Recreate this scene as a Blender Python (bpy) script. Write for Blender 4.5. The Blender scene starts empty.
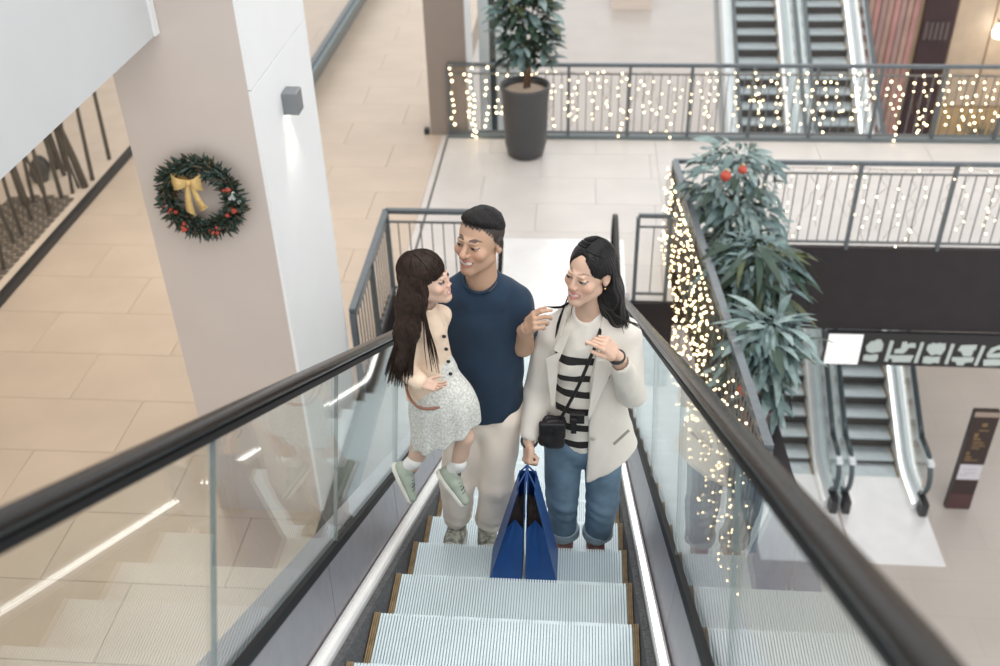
import bpy, math, random
import numpy as np
from mathutils import Vector, Matrix
random.seed(7); rng = np.random.default_rng(7)
scene = bpy.context.scene
COL = scene.collection
PI = math.pi
LIFT = 10.6            # the script works with z = 0 at eye height; everything is raised by this at the end

# ------------------------------------------------------------------ camera
_p, _r, _y = math.radians(34.9), math.radians(1.6), math.radians(5.25)
_fw = Vector((-math.sin(_y)*math.cos(_p), math.cos(_y)*math.cos(_p), -math.sin(_p)))
_rt = Vector((math.cos(_y), math.sin(_y), 0)); _up = _rt.cross(_fw)
_R = math.cos(_r)*_rt - math.sin(_r)*_up; _U = math.cos(_r)*_up + math.sin(_r)*_rt
cam = bpy.data.cameras.new('camera'); camo = bpy.data.objects.new('camera', cam); COL.objects.link(camo)
cam.sensor_width = 36; cam.lens = 36.36; cam.clip_end = 200; cam.clip_start = 0.05
camo.matrix_world = Matrix(((_R.x, _U.x, -_fw.x, 0.24), (_R.y, _U.y, -_fw.y, 0), (_R.z, _U.z, -_fw.z, 0), (0, 0, 0, 1)))
cam.dof.use_dof = True; cam.dof.focus_distance = 4.25; cam.dof.aperture_fstop = 2.0
scene.camera = camo

# ------------------------------------------------------------------ world, lights, exposure
world = bpy.data.worlds.new('world'); scene.world = world; world.use_nodes = True
bg = world.node_tree.nodes['Background']; bg.inputs[0].default_value = (0.985, 0.985, 0.99, 1); bg.inputs[1].default_value = 0.86
vs = scene.view_settings
vs.view_transform = 'Standard'; vs.look = 'None'; vs.gamma = 1; vs.use_curve_mapping = False; vs.exposure = 0.58

def area(name, loc, target, sx, sy, power, color=(1, 1, 1)):
    l = bpy.data.lights.new(name, 'AREA'); l.shape = 'RECTANGLE'; l.size = sx; l.size_y = sy; l.energy = power; l.color = color
    o = bpy.data.objects.new(name, l); COL.objects.link(o); o.location = loc
    o.rotation_euler = (Vector(target) - Vector(loc)).to_track_quat('-Z', 'Y').to_euler()
    return o
area('overhead_key', (2.6, 1.0, 7.5), (0.4, 4.0, -3), 9, 11, 520, (1.0, 0.985, 0.97))  # unseen overhead lamp, set camera-side to brighten the people's fronts
area('shop_side_ceiling_light', (-4.3, 8.0, -2.1), (-4.3, 8.0, -6.1), 2.2, 10, 34, (1.0, 0.76, 0.50))
area('far_atrium_skylight', (3.0, 22.0, 4.0), (3.0, 23.0, -10), 10, 12, 500, (1.0, 0.95, 0.88))
area('lower_hall_ceiling_light', (7.5, 7.0, -6.2), (6.0, 8.5, -10.6), 3, 6, 40, (1.0, 0.93, 0.86))

# ------------------------------------------------------------------ materials
MATS = {}
def mat(name, col, rough=0.5, metal=0.0, noise=None, bump=None, emit=None, spec=None, coat=0.0, sheen=0.0, sss=0.0):
    """noise = (scale, amount[, detail]) value variation; bump = (scale, strength[, dist])"""
    if name in MATS: return MATS[name]
    m = bpy.data.materials.new(name); m.use_nodes = True; nt = m.node_tree
    b = nt.nodes['Principled BSDF']
    c = (*col, 1)
    b.inputs['Base Color'].default_value = c; b.inputs['Roughness'].default_value = rough; b.inputs['Metallic'].default_value = metal
    if spec is not None: b.inputs['Specular IOR Level'].default_value = spec
    if coat: b.inputs['Coat Weight'].default_value = coat
    if sheen: b.inputs['Sheen Weight'].default_value = sheen
    if sss:
        b.inputs['Subsurface Weight'].default_value = sss; b.inputs['Subsurface Radius'].default_value = (0.012, 0.005, 0.003); b.inputs['Subsurface Scale'].default_value = 1.0
    tc = nt.nodes.new('ShaderNodeTexCoord')
    if noise:
        n = nt.nodes.new('ShaderNodeTexNoise'); n.inputs['Scale'].default_value = noise[0]; n.inputs['Detail'].default_value = 4
        nt.links.new(tc.outputs['Object'], n.inputs['Vector'])
        mr = nt.nodes.new('ShaderNodeMapRange'); mr.inputs['From Min'].default_value = .3; mr.inputs['From Max'].default_value = .7
        mr.inputs['To Min'].default_value = 1 - noise[1]; mr.inputs['To Max'].default_value = 1 + noise[1]
        nt.links.new(n.outputs['Fac'], mr.inputs['Value'])
        hs = nt.nodes.new('ShaderNodeHueSaturation'); hs.inputs['Color'].default_value = c
        nt.links.new(mr.outputs['Result'], hs.inputs['Value']); nt.links.new(hs.outputs['Color'], b.inputs['Base Color'])
    if bump:
        n2 = nt.nodes.new('ShaderNodeTexNoise'); n2.inputs['Scale'].default_value = bump[0]; n2.inputs['Detail'].default_value = 3
        nt.links.new(tc.outputs['Object'], n2.inputs['Vector'])
        bp = nt.nodes.new('ShaderNodeBump'); bp.inputs['Strength'].default_value = bump[1]; bp.inputs['Distance'].default_value = bump[2] if len(bump) > 2 else .01
        nt.links.new(n2.outputs['Fac'], bp.inputs['Height']); nt.links.new(bp.outputs['Normal'], b.inputs['Normal'])
    if emit:
        b.inputs['Emission Color'].default_value = (*emit[0], 1); b.inputs['Emission Strength'].default_value = emit[1]
    MATS[name] = m
    return m

def glass(name, tint=(0.96, 0.985, 0.97), ior=1.5, boost=1.0, rough=0.0):
    if name in MATS: return MATS[name]
    m = bpy.data.materials.new(name); m.use_nodes = True; nt = m.node_tree; nt.nodes.clear()
    out = nt.nodes.new('ShaderNodeOutputMaterial'); mx = nt.nodes.new('ShaderNodeMixShader')
    t = nt.nodes.new('ShaderNodeBsdfTransparent'); t.inputs[0].default_value = (*tint, 1)
    g = nt.nodes.new('ShaderNodeBsdfGlossy'); g.inputs['Roughness'].default_value = rough; g.inputs[0].default_value = (1, 1, 1, 1)
    fr = nt.nodes.new('ShaderNodeFresnel'); fr.inputs['IOR'].default_value = ior
    ml = nt.nodes.new('ShaderNodeMath'); ml.operation = 'MULTIPLY'; ml.inputs[1].default_value = boost; ml.use_clamp = True
    gm = nt.nodes.new('ShaderNodeNewGeometry'); sw = nt.nodes.new('ShaderNodeMapRange')       # same reflectance when leaving the pane
    sw.inputs['To Min'].default_value = ior; sw.inputs['To Max'].default_value = 1/ior
    nt.links.new(gm.outputs['Backfacing'], sw.inputs['Value']); nt.links.new(sw.outputs['Result'], fr.inputs['IOR'])
    nt.links.new(fr.outputs[0], ml.inputs[0]); nt.links.new(ml.outputs[0], mx.inputs[0])
    nt.links.new(t.outputs[0], mx.inputs[1]); nt.links.new(g.outputs[0], mx.inputs[2]); nt.links.new(mx.outputs[0], out.inputs[0])
    MATS[name] = m
    return m

# ------------------------------------------------------------------ object helpers
def link(o, parent=None):
    COL.objects.link(o)
    if parent is not None:
        o.parent = parent
        o.matrix_parent_inverse = Matrix.Identity(4)
    return o
def tag(o, label=None, cat=None, group=None, kind=None):
    if label: o['label'] = label
    if cat: o['category'] = cat
    if group: o['group'] = group
    if kind: o['kind'] = kind
    return o
def thing(name, label, cat, loc=(0, 0, 0), group=None, kind=None, rz=0):
    o = bpy.data.objects.new(name, None); o.location = loc; o.rotation_euler.z = rz; o.empty_display_size = .1
    link(o); return tag(o, label, cat, group, kind)
def base(o):
    """location of the top-level ancestor (roots never nest)"""
    return Vector(o.location)
class MB:
    def __init__(s): s.v = []; s.f = []; s.sm = []
    def add(s, v, f, smooth=False):
        n = len(s.v); s.v += [tuple(map(float, q)) for q in v]; s.f += [tuple(i + n for i in q) for q in f]; s.sm += [smooth]*len(f); return s
    def box(s, a, b):
        x0, y0, z0 = a; x1, y1, z1 = b
        return s.add([(x0,y0,z0),(x1,y0,z0),(x1,y1,z0),(x0,y1,z0),(x0,y0,z1),(x1,y0,z1),(x1,y1,z1),(x0,y1,z1)],
                     [(0,3,2,1),(4,5,6,7),(0,1,5,4),(1,2,6,5),(2,3,7,6),(3,0,4,7)])
    def bbox(s, a, b, e=.004):
        """box with chamfered top and vertical edges"""
        x0, y0, z0 = a; x1, y1, z1 = b
        v = [(x0,y0,z0),(x1,y0,z0),(x1,y1,z0),(x0,y1,z0),(x0,y0,z1-e),(x1,y0,z1-e),(x1,y1,z1-e),(x0,y1,z1-e),
             (x0+e,y0+e,z1),(x1-e,y0+e,z1),(x1-e,y1-e,z1),(x0+e,y1-e,z1)]
        f = [(0,3,2,1),(8,9,10,11)]
        for i in range(4):
            j = (i+1) % 4; f += [(i, j, 4+j, 4+i), (4+i, 4+j, 8+j, 8+i)]
        return s.add(v, f)
    def bar(s, a, b, w, h=None, upv=(0, 0, 1)):
        a = Vector(a); b = Vector(b); h = h or w; d = (b-a).normalized(); u = Vector(upv)
        if abs(d.dot(u)) > .99: u = Vector((0, 1, 0))
        r = d.cross(u).normalized()*(w/2); t = r.cross(d).normalized()*(h/2)
        v = [a-r-t, a+r-t, a+r+t, a-r+t, b-r-t, b+r-t, b+r+t, b-r+t]
        return s.add(v, [(0,1,2,3),(4,7,6,5),(0,4,5,1),(1,5,6,2),(2,6,7,3),(3,7,4,0)])
    def tube(s, pts, rad, n=8, cap=True):
        pts = [Vector(p) for p in pts]; m = len(pts)
        rad = rad if hasattr(rad, '__len__') else [rad]*m
        vs_ = []; prev = None
        for i, p in enumerate(pts):
            d = (pts[min(i+1, m-1)] - pts[max(i-1, 0)])
            d = d.normalized() if d.length > 1e-9 else Vector((0, 0, 1))
            if prev is None:
                u = Vector((0, 0, 1)) if abs(d.z) < .9 else Vector((1, 0, 0))
                r = d.cross(u).normalized()
            else:
                r = prev - d*prev.dot(d); r = r.normalized() if r.length > 1e-6 else d.orthogonal().normalized()
            prev = r; t = r.cross(d)
            for k in range(n):
                a = 2*PI*k/n; vs_.append(p + (r*math.cos(a) + t*math.sin(a))*rad[i])
        f = []
        for i in range(m-1):
            for k in range(n):
                k2 = (k+1) % n; f.append((i*n+k, i*n+k2, (i+1)*n+k2, (i+1)*n+k))
        if cap: f += [tuple(range(n-1, -1, -1)), tuple(range((m-1)*n, m*n))]
        return s.add(vs_, f, True)
    def lathe(s, c, prof, n=32):
        c = Vector(c); vs_ = []; f = []
        for (r, z) in prof:
            for k in range(n):
                a = 2*PI*k/n; vs_.append(c + Vector((r*math.cos(a), r*math.sin(a), z)))
        for i in range(len(prof)-1):
            for k in range(n):
                k2 = (k+1) % n; f.append((i*n+k, i*n+k2, (i+1)*n+k2, (i+1)*n+k))
        return s.add(vs_, f, True)
    def prism(s, poly, d):
        """planar polygon (3D points) extruded by vector d"""
        n = len(poly); d = Vector(d); v = [Vector(p) for p in poly]; v += [q + d for q in v]
        f = [tuple(range(n-1, -1, -1)), tuple(range(n, 2*n))] + [(i, (i+1) % n, n+(i+1) % n, n+i) for i in range(n)]
        return s.add(v, f)
    def sphere(s, c, r, n=8, m=6, sc=(1, 1, 1)):
        c = Vector(c); v = [c + Vector((0, 0, -r*sc[2]))]
        for i in range(1, m):
            th = -PI/2 + PI*i/m
            for k in range(n):
                a = 2*PI*k/n; v.append(c + Vector((r*math.cos(th)*math.cos(a)*sc[0], r*math.cos(th)*math.sin(a)*sc[1], r*math.sin(th)*sc[2])))
        v.append(c + Vector((0, 0, r*sc[2]))); f = []; L = len(v)-1
        for k in range(n):
            k2 = (k+1) % n; f.append((0, 1+k2, 1+k))
            for i in range(m-2): f.append((1+i*n+k, 1+i*n+k2, 1+(i+1)*n+k2, 1+(i+1)*n+k))
            f.append((1+(m-2)*n+k, 1+(m-2)*n+k2, L))
        return s.add(v, f, True)
    def build(s, name, m, parent=None, world=True, root=None, loc=None):
        """coordinates are world ones; when parented to a thing they are moved into its frame"""
        me = bpy.data.meshes.new(name)
        v = s.v
        off = Vector((0, 0, 0))
        if world and parent is not None:
            r = parent
            while r.parent is not None: off += Vector(r.location); r = r.parent
            if r.rotation_euler.z == 0 or world == 'local': off += Vector(r.location)
            else: off = Vector((0, 0, 0))
        org = Vector(loc) if loc is not None else Vector((0, 0, 0))
        if not world: off = -org                      # already in the object's own frame
        me.from_pydata([tuple(Vector(q) - off - org) for q in v], [], s.f); me.validate()
        me.polygons.foreach_set('use_smooth', (s.sm + [False]*len(me.polygons))[:len(me.polygons)])
        me.update()
        if m is not None: me.materials.append(m)
        o = bpy.data.objects.new(name, me); o.location = org
        return link(o, parent)
def copyobj(o, parent, loc=None, rot=None, scale=None):
    c = o.copy(); link(c, parent)
    if loc is not None: c.location = loc
    if rot is not None: c.rotation_euler = rot
    if scale is not None: c.scale = scale
    return c
def copy_tree(o, parent=None):
    c = o.copy(); COL.objects.link(c); c.parent = parent
    for ch in list(o.children): copy_tree(ch, c)
    return c
def struct(name, mb, m, label=None, parent=None):
    o = mb.build(name, m, parent); o['kind'] = 'structure'
    if label: o['label'] = label
    return o
# ------------------------------------------------------------------ palette
M_tile = mat('pale_stone_tile', (.54, .515, .495), .34, noise=(1.6, .05), bump=(180, .03, .002))
M_tile_b = mat('beige_stone_tile', (.47, .385, .305), .34, noise=(1.6, .06), bump=(180, .03, .002))
M_grout = mat('tile_grout', (.41, .345, .28), .8, noise=(30, .05))
M_floor0 = mat('lower_stone_floor', (.62, .56, .51), .30, noise=(1.1, .05))
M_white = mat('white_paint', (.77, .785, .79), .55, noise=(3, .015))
M_taupe = mat('column_taupe', (.53, .465, .42), .6, noise=(3, .02))
M_brown = mat('brown_paint', (.25, .21, .185), .6, noise=(4, .03))
M_dark = mat('charcoal_panel', (.033, .029, .031), .6, noise=(5, .08), spec=.15)
M_black = mat('black_metal', (.02, .02, .022), .4)
M_rail = mat('railing_steel', (.13, .15, .165), .38, .55, noise=(20, .1))
M_bar = mat('baluster_steel', (.16, .17, .175), .45, .4)
M_steel = mat('brushed_steel', (.37, .345, .37), .38, .8, noise=(14, .06), bump=(220, .03, .001))
M_bright = mat('polished_steel', (.93, .92, .90), .24, .25)
M_tread = mat('tread_aluminium', (.70, .80, .83), .36, .45, noise=(4, .07))
M_groove = mat('tread_groove', (.40, .50, .54), .45, .4)
M_yellow = mat('worn_yellow_edge', (.26, .18, .09), .6, noise=(30, .3))
M_brush = mat('brush_grey', (.085, .085, .09), .8, noise=(60, .4), bump=(90, .5, .01))
M_rubber = mat('handrail_rubber', (.010, .0085, .008), .26, spec=.17)
M_gasket = mat('gasket_black', (.012, .012, .013), .5, spec=.12)
M_glass = glass('balustrade_glass', (.965, .985, .975), 1.5, .8)
M_shopglass = glass('shop_glass', (.97, .98, .97), 1.45, .4)
M_led = mat('white_led', (1, 1, 1), .4, emit=((1.0, .98, .94), 2.6))
M_lobby = mat('landing_plate_metal', (.80, .80, .80), .32, .25, noise=(3, .04))
M_deckend = mat('deck_cladding', (.55, .56, .56), .4, .6)

# ------------------------------------------------------------------ upper-gallery floor (where the people's escalator lands)
F1 = -6.1
mb = MB()
mb.box((-6.2, 2.5, F1-.45), (-1.8, 26, F1-.012)); mb.box((-1.8, 9.4, F1-.45), (1.3, 13.75, F1-.012)); mb.box((1.3, 10.65, F1-.45), (9.5, 13.75, F1-.012))
floor = struct('floor', mb, M_grout, 'pale beige stone-tiled gallery floor')
tile_cache = {}
def lay(x0, x1, y0, y1, tx, ty, mt, j=.004):
    y = y0; row = 0
    while y < y1 - 1e-6:
        ye = min(y+ty, y1); x = x0 - (tx/2 if row % 2 else 0)
        while x < x1 - 1e-6:
            a = max(x, x0); b = min(x+tx, x1)
            if b-a > .03 and ye-y > .03:
                key = (round(b-a, 3), round(ye-y, 3), mt.name); c = Vector(((a+b)/2, (y+ye)/2, F1-.013))
                if key in tile_cache:
                    copyobj(tile_cache[key], floor, c)
                else:
                    w, d = (b-a)/2 - j/2, (ye-y)/2 - j/2
                    tile_cache[key] = MB().bbox((-w, -d, 0), (w, d, .013), .0015).build('floor_tile', mt, floor, world=False, loc=c)
            x += tx
        y += ty; row += 1
lay(-6.2, -1.8, 2.9, 26, 1.5, .75, M_tile_b); lay(-1.8, 1.3, 9.4, 13.75, 1.5, .75, M_tile); lay(1.3, 9.5, 10.65, 13.75, 1.5, .75, M_tile)
# slab edges
struct('trim_1', MB().box((1.3, 10.60, -7.24), (9.5, 10.66, F1+.02)), M_dark, 'dark fascia panel of the gallery slab above the hanging sign')
struct('trim_2', MB().box((-1.8, 9.34, -7.24), (1.3, 9.40, F1-.002)), M_dark, 'dark slab edge beneath the escalator landing')
struct('trim_3', MB().box((-1.86, 2.5, -6.7), (-1.79, 9.36, F1+.02)), M_dark, 'dark slab edge along the escalator well')
struct('trim_4', MB().box((-1.72, 9.45, F1-.002), (-1.69, 13.7, F1+.003)), mat('joint_metal', (.09, .085, .08), .6), 'thin metal movement joint in the gallery floor')
struct('ceiling', MB().box((1.05, 10.7, -6.75), (9.5, 13.75, -6.56)), M_white, 'soffit below the gallery bridge')
# ------------------------------------------------------------------ lower hall floor
F0 = -10.6
def jointed(name, col, sx, sy, amt, rough):
    m = mat(name, col, rough, noise=(1.1, .05)); nt = m.node_tree
    b = nt.nodes['Principled BSDF']; tc = nt.nodes.new('ShaderNodeTexCoord'); mp = nt.nodes.new('ShaderNodeMapping')
    br = nt.nodes.new('ShaderNodeTexBrick'); br.inputs['Scale'].default_value = 1; br.inputs['Brick Width'].default_value = sx; br.inputs['Row Height'].default_value = sy
    br.inputs['Mortar Size'].default_value = .004; br.inputs['Color1'].default_value = (1, 1, 1, 1); br.inputs['Color2'].default_value = (.965, .965, .965, 1); br.inputs['Mortar'].default_value = (amt, amt, amt, 1)
    nt.links.new(tc.outputs['Object'], mp.inputs[0]); nt.links.new(mp.outputs[0], br.inputs[0])
    mx = nt.nodes.new('ShaderNodeMix'); mx.data_type = 'RGBA'; mx.blend_type = 'MULTIPLY'; mx.inputs['Factor'].default_value = 1
    src = b.inputs['Base Color'].links[0].from_socket
    nt.links.new(src, mx.inputs['A']); nt.links.new(br.outputs['Color'], mx.inputs['B']); nt.links.new(mx.outputs['Result'], b.inputs['Base Color'])
    return m
struct('floor_lower', MB().box((-12, -2, F0-.2), (22, 60, F0)), jointed('lower_tiles', (.44, .40, .365), 1.2, .6, .86, .28), 'pale stone floor of the lower hall')

# ------------------------------------------------------------------ near column with wreath, parapet
CX0, CX1, CY0, CY1 = -2.739, -1.856, 6.0, 7.456
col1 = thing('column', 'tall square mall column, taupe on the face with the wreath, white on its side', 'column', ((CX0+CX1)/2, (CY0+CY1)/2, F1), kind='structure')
MB().box((CX0, CY0, F1), (CX1-.02, CY1, 3.0)).build('taupe_core', M_taupe, col1)  # column body browner and darker than the panels on its side
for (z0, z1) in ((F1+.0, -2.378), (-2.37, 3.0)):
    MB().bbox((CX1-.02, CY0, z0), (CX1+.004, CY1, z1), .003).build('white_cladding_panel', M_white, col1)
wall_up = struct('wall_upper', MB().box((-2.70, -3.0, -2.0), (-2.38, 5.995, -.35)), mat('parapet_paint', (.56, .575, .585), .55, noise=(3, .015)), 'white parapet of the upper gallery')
MB().box((-2.38, 5.93, -2.0), (-2.366, 5.995, -.35)).build('corner_bead', M_white, wall_up)
struct('ceiling_upper', MB().box((-6.2, -3.0, -2.0), (-2.70, 6.0, -1.7)), M_white, 'soffit of the upper gallery')
# far column by the far railing
c2 = thing('column', 'brown square column standing at the end of the far light-strung railing', 'column', (-1.67, 14.1, F1), kind='structure')
MB().box((-1.96, 13.76, F1), (-1.40, 14.45, 1.5)).build('shaft', M_brown, c2)
MB().box((-1.40, 13.78, F1), (-1.375, 14.45, 1.5)).build('white_side_panel', M_white, c2)
MB().box((-2.06, 13.76, F1), (-1.99, 13.84, F1+.09)).build('cable_box', M_black, c2)
# pale glazed lift shaft behind the far column
ls = thing('lift_shaft', 'pale blue glazed lift shaft behind the far brown column', 'lift shaft', (-.9, 15.6, F0))
MB().box((-1.36, 15.2, F0), (-1.20, 15.3, 1)).build('frame_post', mat('pale_blue_metal', (.62, .70, .74), .35, .3), ls)
MB().box((-1.20, 15.2, F0), (-1.10, 15.24, 1)).build('glass_pane', mat('dark_glazing', (.05, .07, .08), .1), ls)
MB().box((-1.10, 15.18, F0), (-.72, 15.3, 1)).build('frame_panel', mat('pale_blue_metal', (.62, .70, .74), .35, .3), ls)

# ------------------------------------------------------------------ left shopfront
SX = -6.2
wl = struct('wall_left', MB().box((SX-3.2, 2.5, F1), (SX-3.0, 26, -1.0)), mat('shop_back_wall', (.34, .26, .18), .6, noise=(2, .12)), 'warm back wall of the shop')
struct('baseboard_left', MB().box((SX-.06, 2.5, F1), (SX+.02, 16, F1+.09)), M_black, 'black skirting under the shop window')
struct('floor_shop', MB().box((SX-3.0, 2.5, F1-.02), (SX-.06, 16, F1+.05)), mat('shop_floor', (.72, .60, .52), .5, noise=(3, .06)), 'pale floor inside the shop window')
win = struct('window_1', MB().box((SX-.03, 2.5, F1+.09), (SX-.018, 5.6, -1.9)), M_shopglass, 'tall frameless shop window')
for k in range(4):
    MB().box((SX-.03, 5.605+k*2.6, F1+.09), (SX-.018, 8.2+k*2.6, -1.9)).build('pane', M_shopglass, win)
MB().box((SX-.05, 2.5, -1.9), (SX, 16, -1.84)).build('window_frame', M_black, win)
struct('ceiling_shop', MB().box((SX-3.0, 2.5, -1.9), (SX-.06, 16, -1.7)), M_white, 'shop ceiling')
area('shop_window_light', (SX-1.5, 9.5, -2.0), (SX-1.2, 9.5, -6.1), 1.6, 9, 110, (1.0, .86, .68))
# window display: reed stems, a draped net, woven mat, figures of trunks
M_reed = mat('dark_reed', (.055, .042, .028), .7, noise=(12, .3))
M_net = mat('brown_net', (.12, .095, .06), .8, noise=(10, .3))
for i in range(40):
    y = 7.4 + i*.135 + rng.uniform(-.12, .12); x = SX - .2 - rng.uniform(0, .7)
    h = rng.uniform(2.4, 3.6); lx, ly = rng.uniform(-.35, .35), rng.uniform(-.6, .5); r = .045 if i % 4 == 0 else rng.uniform(.014, .028)
    pts = [(x + lx*t + .05*math.sin(3*t+i), y + ly*t*t, F1+.05 + h*t) for t in np.linspace(0, 1, 7)]
    o = MB().tube(pts, [r*(1.15-.5*t) for t in np.linspace(0, 1, 7)], 6).build('dried_stem', M_reed, loc=(x, y, F1+.05))
    tag(o, 'thin dark dried stem standing in the shop window display', 'plant stem', 'dried stems in the shop window')
for i, (y0, x0, s) in enumerate(((7.6, SX-.8, 1.0), (9.2, SX-1.0, .8))):
    m_ = MB(); random.seed(30+i)
    for k in range(60):
        a = random.uniform(0, 2*PI); rr = random.uniform(.2, .75)*s
        pts = [(x0 + .05*math.cos(a), y0 + .05*math.sin(a), F1+2.2*s), (x0 + .4*rr*math.cos(a), y0 + .45*rr*math.sin(a), F1+1.2*s), (x0 + rr*math.cos(a), y0 + rr*math.sin(a)*1.3, F1+.06)]
        m_.tube(pts, [.006, .008, .006], 4)
    o = m_.build('dry_grass_bundle', M_net, loc=(x0, y0, F1+.05)); tag(o, ['large bundle of dry brown grass spreading over the shop window floor', 'smaller bundle of dry brown grass by the woven mat in the shop window'][i], 'dry grass')
m_ = MB(); mat_y0, mat_y1 = 9.0, 11.6
for i in range(9):
    for k in range(18):
        x = SX-.25-i*.10; y = mat_y0 + k*.14 + (.07 if i % 2 else 0)
        m_.box((x-.042, y, F1+.05), (x+.042, y+.10, F1+.068))
o = m_.build('woven_mat', mat('dark_weave', (.10, .08, .065), .8), loc=(SX-.6, 10.2, F1+.05)); tag(o, 'black and white woven mat on the shop window floor', 'mat')
for i, (y, h) in enumerate(((12.0, .30), (12.25, .24))):
    m_ = MB().lathe((SX-.9-.1*i, y, F1+.05), [(0, 0), (.10, 0), (.13, h*.4), (.09, h*.8), (.05, h), (.0, h)], 16)
    tag(m_.build('vase', M_black, loc=(SX-.9-.1*i, y, F1+.05)), ['larger black vase in the shop window', 'smaller black vase in the shop window'][i], 'vase')
for i in range(5):
    y = 11.2+i*.5; c_ = [(.12, .10, .08), (.45, .32, .22), (.58, .42, .40), (.2, .2, .2), (.35, .25, .16)][i]
    g = thing('hanging_garment', ['black', 'tan', 'dusty pink', 'grey', 'brown'][i] + ' garment hanging at the back of the shop', 'garment', (SX-1.6, y, F1+.9))
    MB().prism([(SX-1.6, y-.16, F1+.9), (SX-1.6, y+.16, F1+.9), (SX-1.6, y+.13, F1+1.75), (SX-1.6, y+.04, F1+1.9), (SX-1.6, y-.04, F1+1.9), (SX-1.6, y-.13, F1+1.75)], (.12, 0, 0)).build('cloth', mat('garment_%d' % i, c_, .9), g)
    MB().tube([(SX-1.54, y, F1+1.88), (SX-1.54, y, F1+2.05)], .006, 6).build('hook', M_bar, g)
tag(MB().lathe((SX-.5, 7.0, F1+1.15), [(.0, -.01), (.09, -.01), (.11, .03), (.09, .06), (0, .06)], 16).build('paper_flower', mat('flower_red', (.65, .22, .16), .7), loc=(SX-.5, 7.0, F1+1.15)), 'red paper flower caught among the dried stems', 'flower')
# clothes rail carrying garments
cr = thing('clothes_rail', 'black clothes rail at the back of the shop', 'rack', (SX-1.54, 12.2, F1+.05))
MB().tube([(SX-1.54, 10.8, F1+.05), (SX-1.54, 10.8, F1+2.05), (SX-1.54, 13.6, F1+2.05), (SX-1.54, 13.6, F1+.05)], .014, 8).build('tube_frame', M_black, cr)

# dark low balustrade far left
db = thing('low_balustrade', 'dark blue-grey sloping low balustrade beyond the white column side', 'balustrade', (-4.35, 18, F1))
MB().prism([(-4.15, 14.2, F1), (-4.0, 14.2, F1+.40), (-4.12, 14.2, F1+.46), (-4.5, 14.2, F1)], (0, 11, 0)).build('panel', mat('blue_grey_panel', (.12, .17, .19), .3, .3), db)
MB().bar((-4.08, 14.2, F1+.46), (-4.08, 25.2, F1+.46), .08, .05).build('handrail', M_rail, db)
# ------------------------------------------------------------------ escalators
def make_profile(y0, z0, slope, zlo, zhi, k=.12):
    def sm(a, b, k):                      # smooth max
        h = max(0., min(1., .5 + .5*(a-b)/k)); return b*(1-h) + a*h + k*h*(1-h)
    def zn(Y):
        z = z0 + slope*(Y-y0); z = sm(z, zlo, k); return -sm(-z, -zhi, k)
    def P(Y, d):
        s = (zn(Y+.01)-zn(Y-.01))/.02; n = 1/math.sqrt(1+s*s); return (Y - s*n*d, zn(Y) + n*d)
    return zn, P
def sweep(P, X, ys, sec, smooth=False):
    """section polygon [(x, d)] swept along the profile"""
    m = MB(); n = len(sec); v = []
    for Y in ys:
        for (x, d) in sec:
            y, z = P(Y, d); v.append((X+x, y, z))
    f = []
    for i in range(len(ys)-1):
        for k in range(n):
            k2 = (k+1) % n; f.append((i*n+k, i*n+k2, (i+1)*n+k2, (i+1)*n+k))
    f += [tuple(range(n-1, -1, -1)), tuple(range((len(ys)-1)*n, len(ys)*n))]
    return m.add(v, f, smooth)
def handrail(P, X, x, ys, d, end_first, end_last, r=.42, w=.029, t=.016):
    """oval rubber handrail with rounded turn-backs"""
    path = [Vector((X+x, *P(Y, d))) for Y in ys]
    def turn(p, sgn):
        return [Vector((p.x, p.y + sgn*r*math.sin(a), p.z - r + r*math.cos(a))) for a in np.linspace(.25, PI*.97, 11)]
    if end_last: path += turn(path[-1], 1)
    if end_first: path = list(reversed(turn(path[0], -1))) + path
    m = MB(); n = 14; v = []
    for i, p in enumerate(path):
        tg = (path[min(i+1, len(path)-1)] - path[max(i-1, 0)]).normalized(); nm = Vector((1, 0, 0)).cross(tg)
        for k in range(n):
            a = 2*PI*k/n; c, s = math.cos(a), math.sin(a)
            v.append(p + Vector((1, 0, 0))*(w*math.copysign(abs(c)**.7, c)) + nm*(t*math.copysign(abs(s)**.7, s)))
    f = [(i*n+k, (i+1)*n+k, (i+1)*n+(k+1) % n, i*n+(k+1) % n) for i in range(len(path)-1) for k in range(n)]
    f += [tuple(range(n)), tuple(range(len(path)*n-1, (len(path)-1)*n-1, -1))]
    return m.add(v, f, True)
def glass_panels(root, P, X, x, joints, d0, d1, m, th=.006):
    for a, b in zip(joints[:-1], joints[1:]):
        g = .004; ys = np.linspace(a+g, b-g, 7); v = []
        for s in (-1, 1):
            for Y in ys:
                for d in (d0, d1):
                    y, z = P(Y, d); v.append((X+x+s*th, y, z))
        n = len(ys); f = []
        for i in range(n-1):
            q = 2*i; o = 2*n
            f += [(q, q+1, q+3, q+2), (o+q, o+q+2, o+q+3, o+q+1), (q, q+2, o+q+2, o+q), (q+1, o+q+1, o+q+3, q+3)]
        f += [(0, 2*n, 2*n+1, 1), (2*n-2, 2*n-1, 4*n-1, 4*n-2)]
        MB().add(v, f).build('glass_panel', m, root)

# ---- the escalator the people ride
EL = 'escalator'
esc = thing('escalator', 'glass-sided escalator with black handrails and ribbed metal steps carrying the family', 'escalator', (0, 8.0, F1))
zn, P = make_profile(2.495, -3.064, -.5775, F1, -1.62)
YS = list(np.linspace(-2.2, 9.2, 70))
TW = .5
M_seal = mat('glass_seal', (.16, .18, .17), .4)
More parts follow.
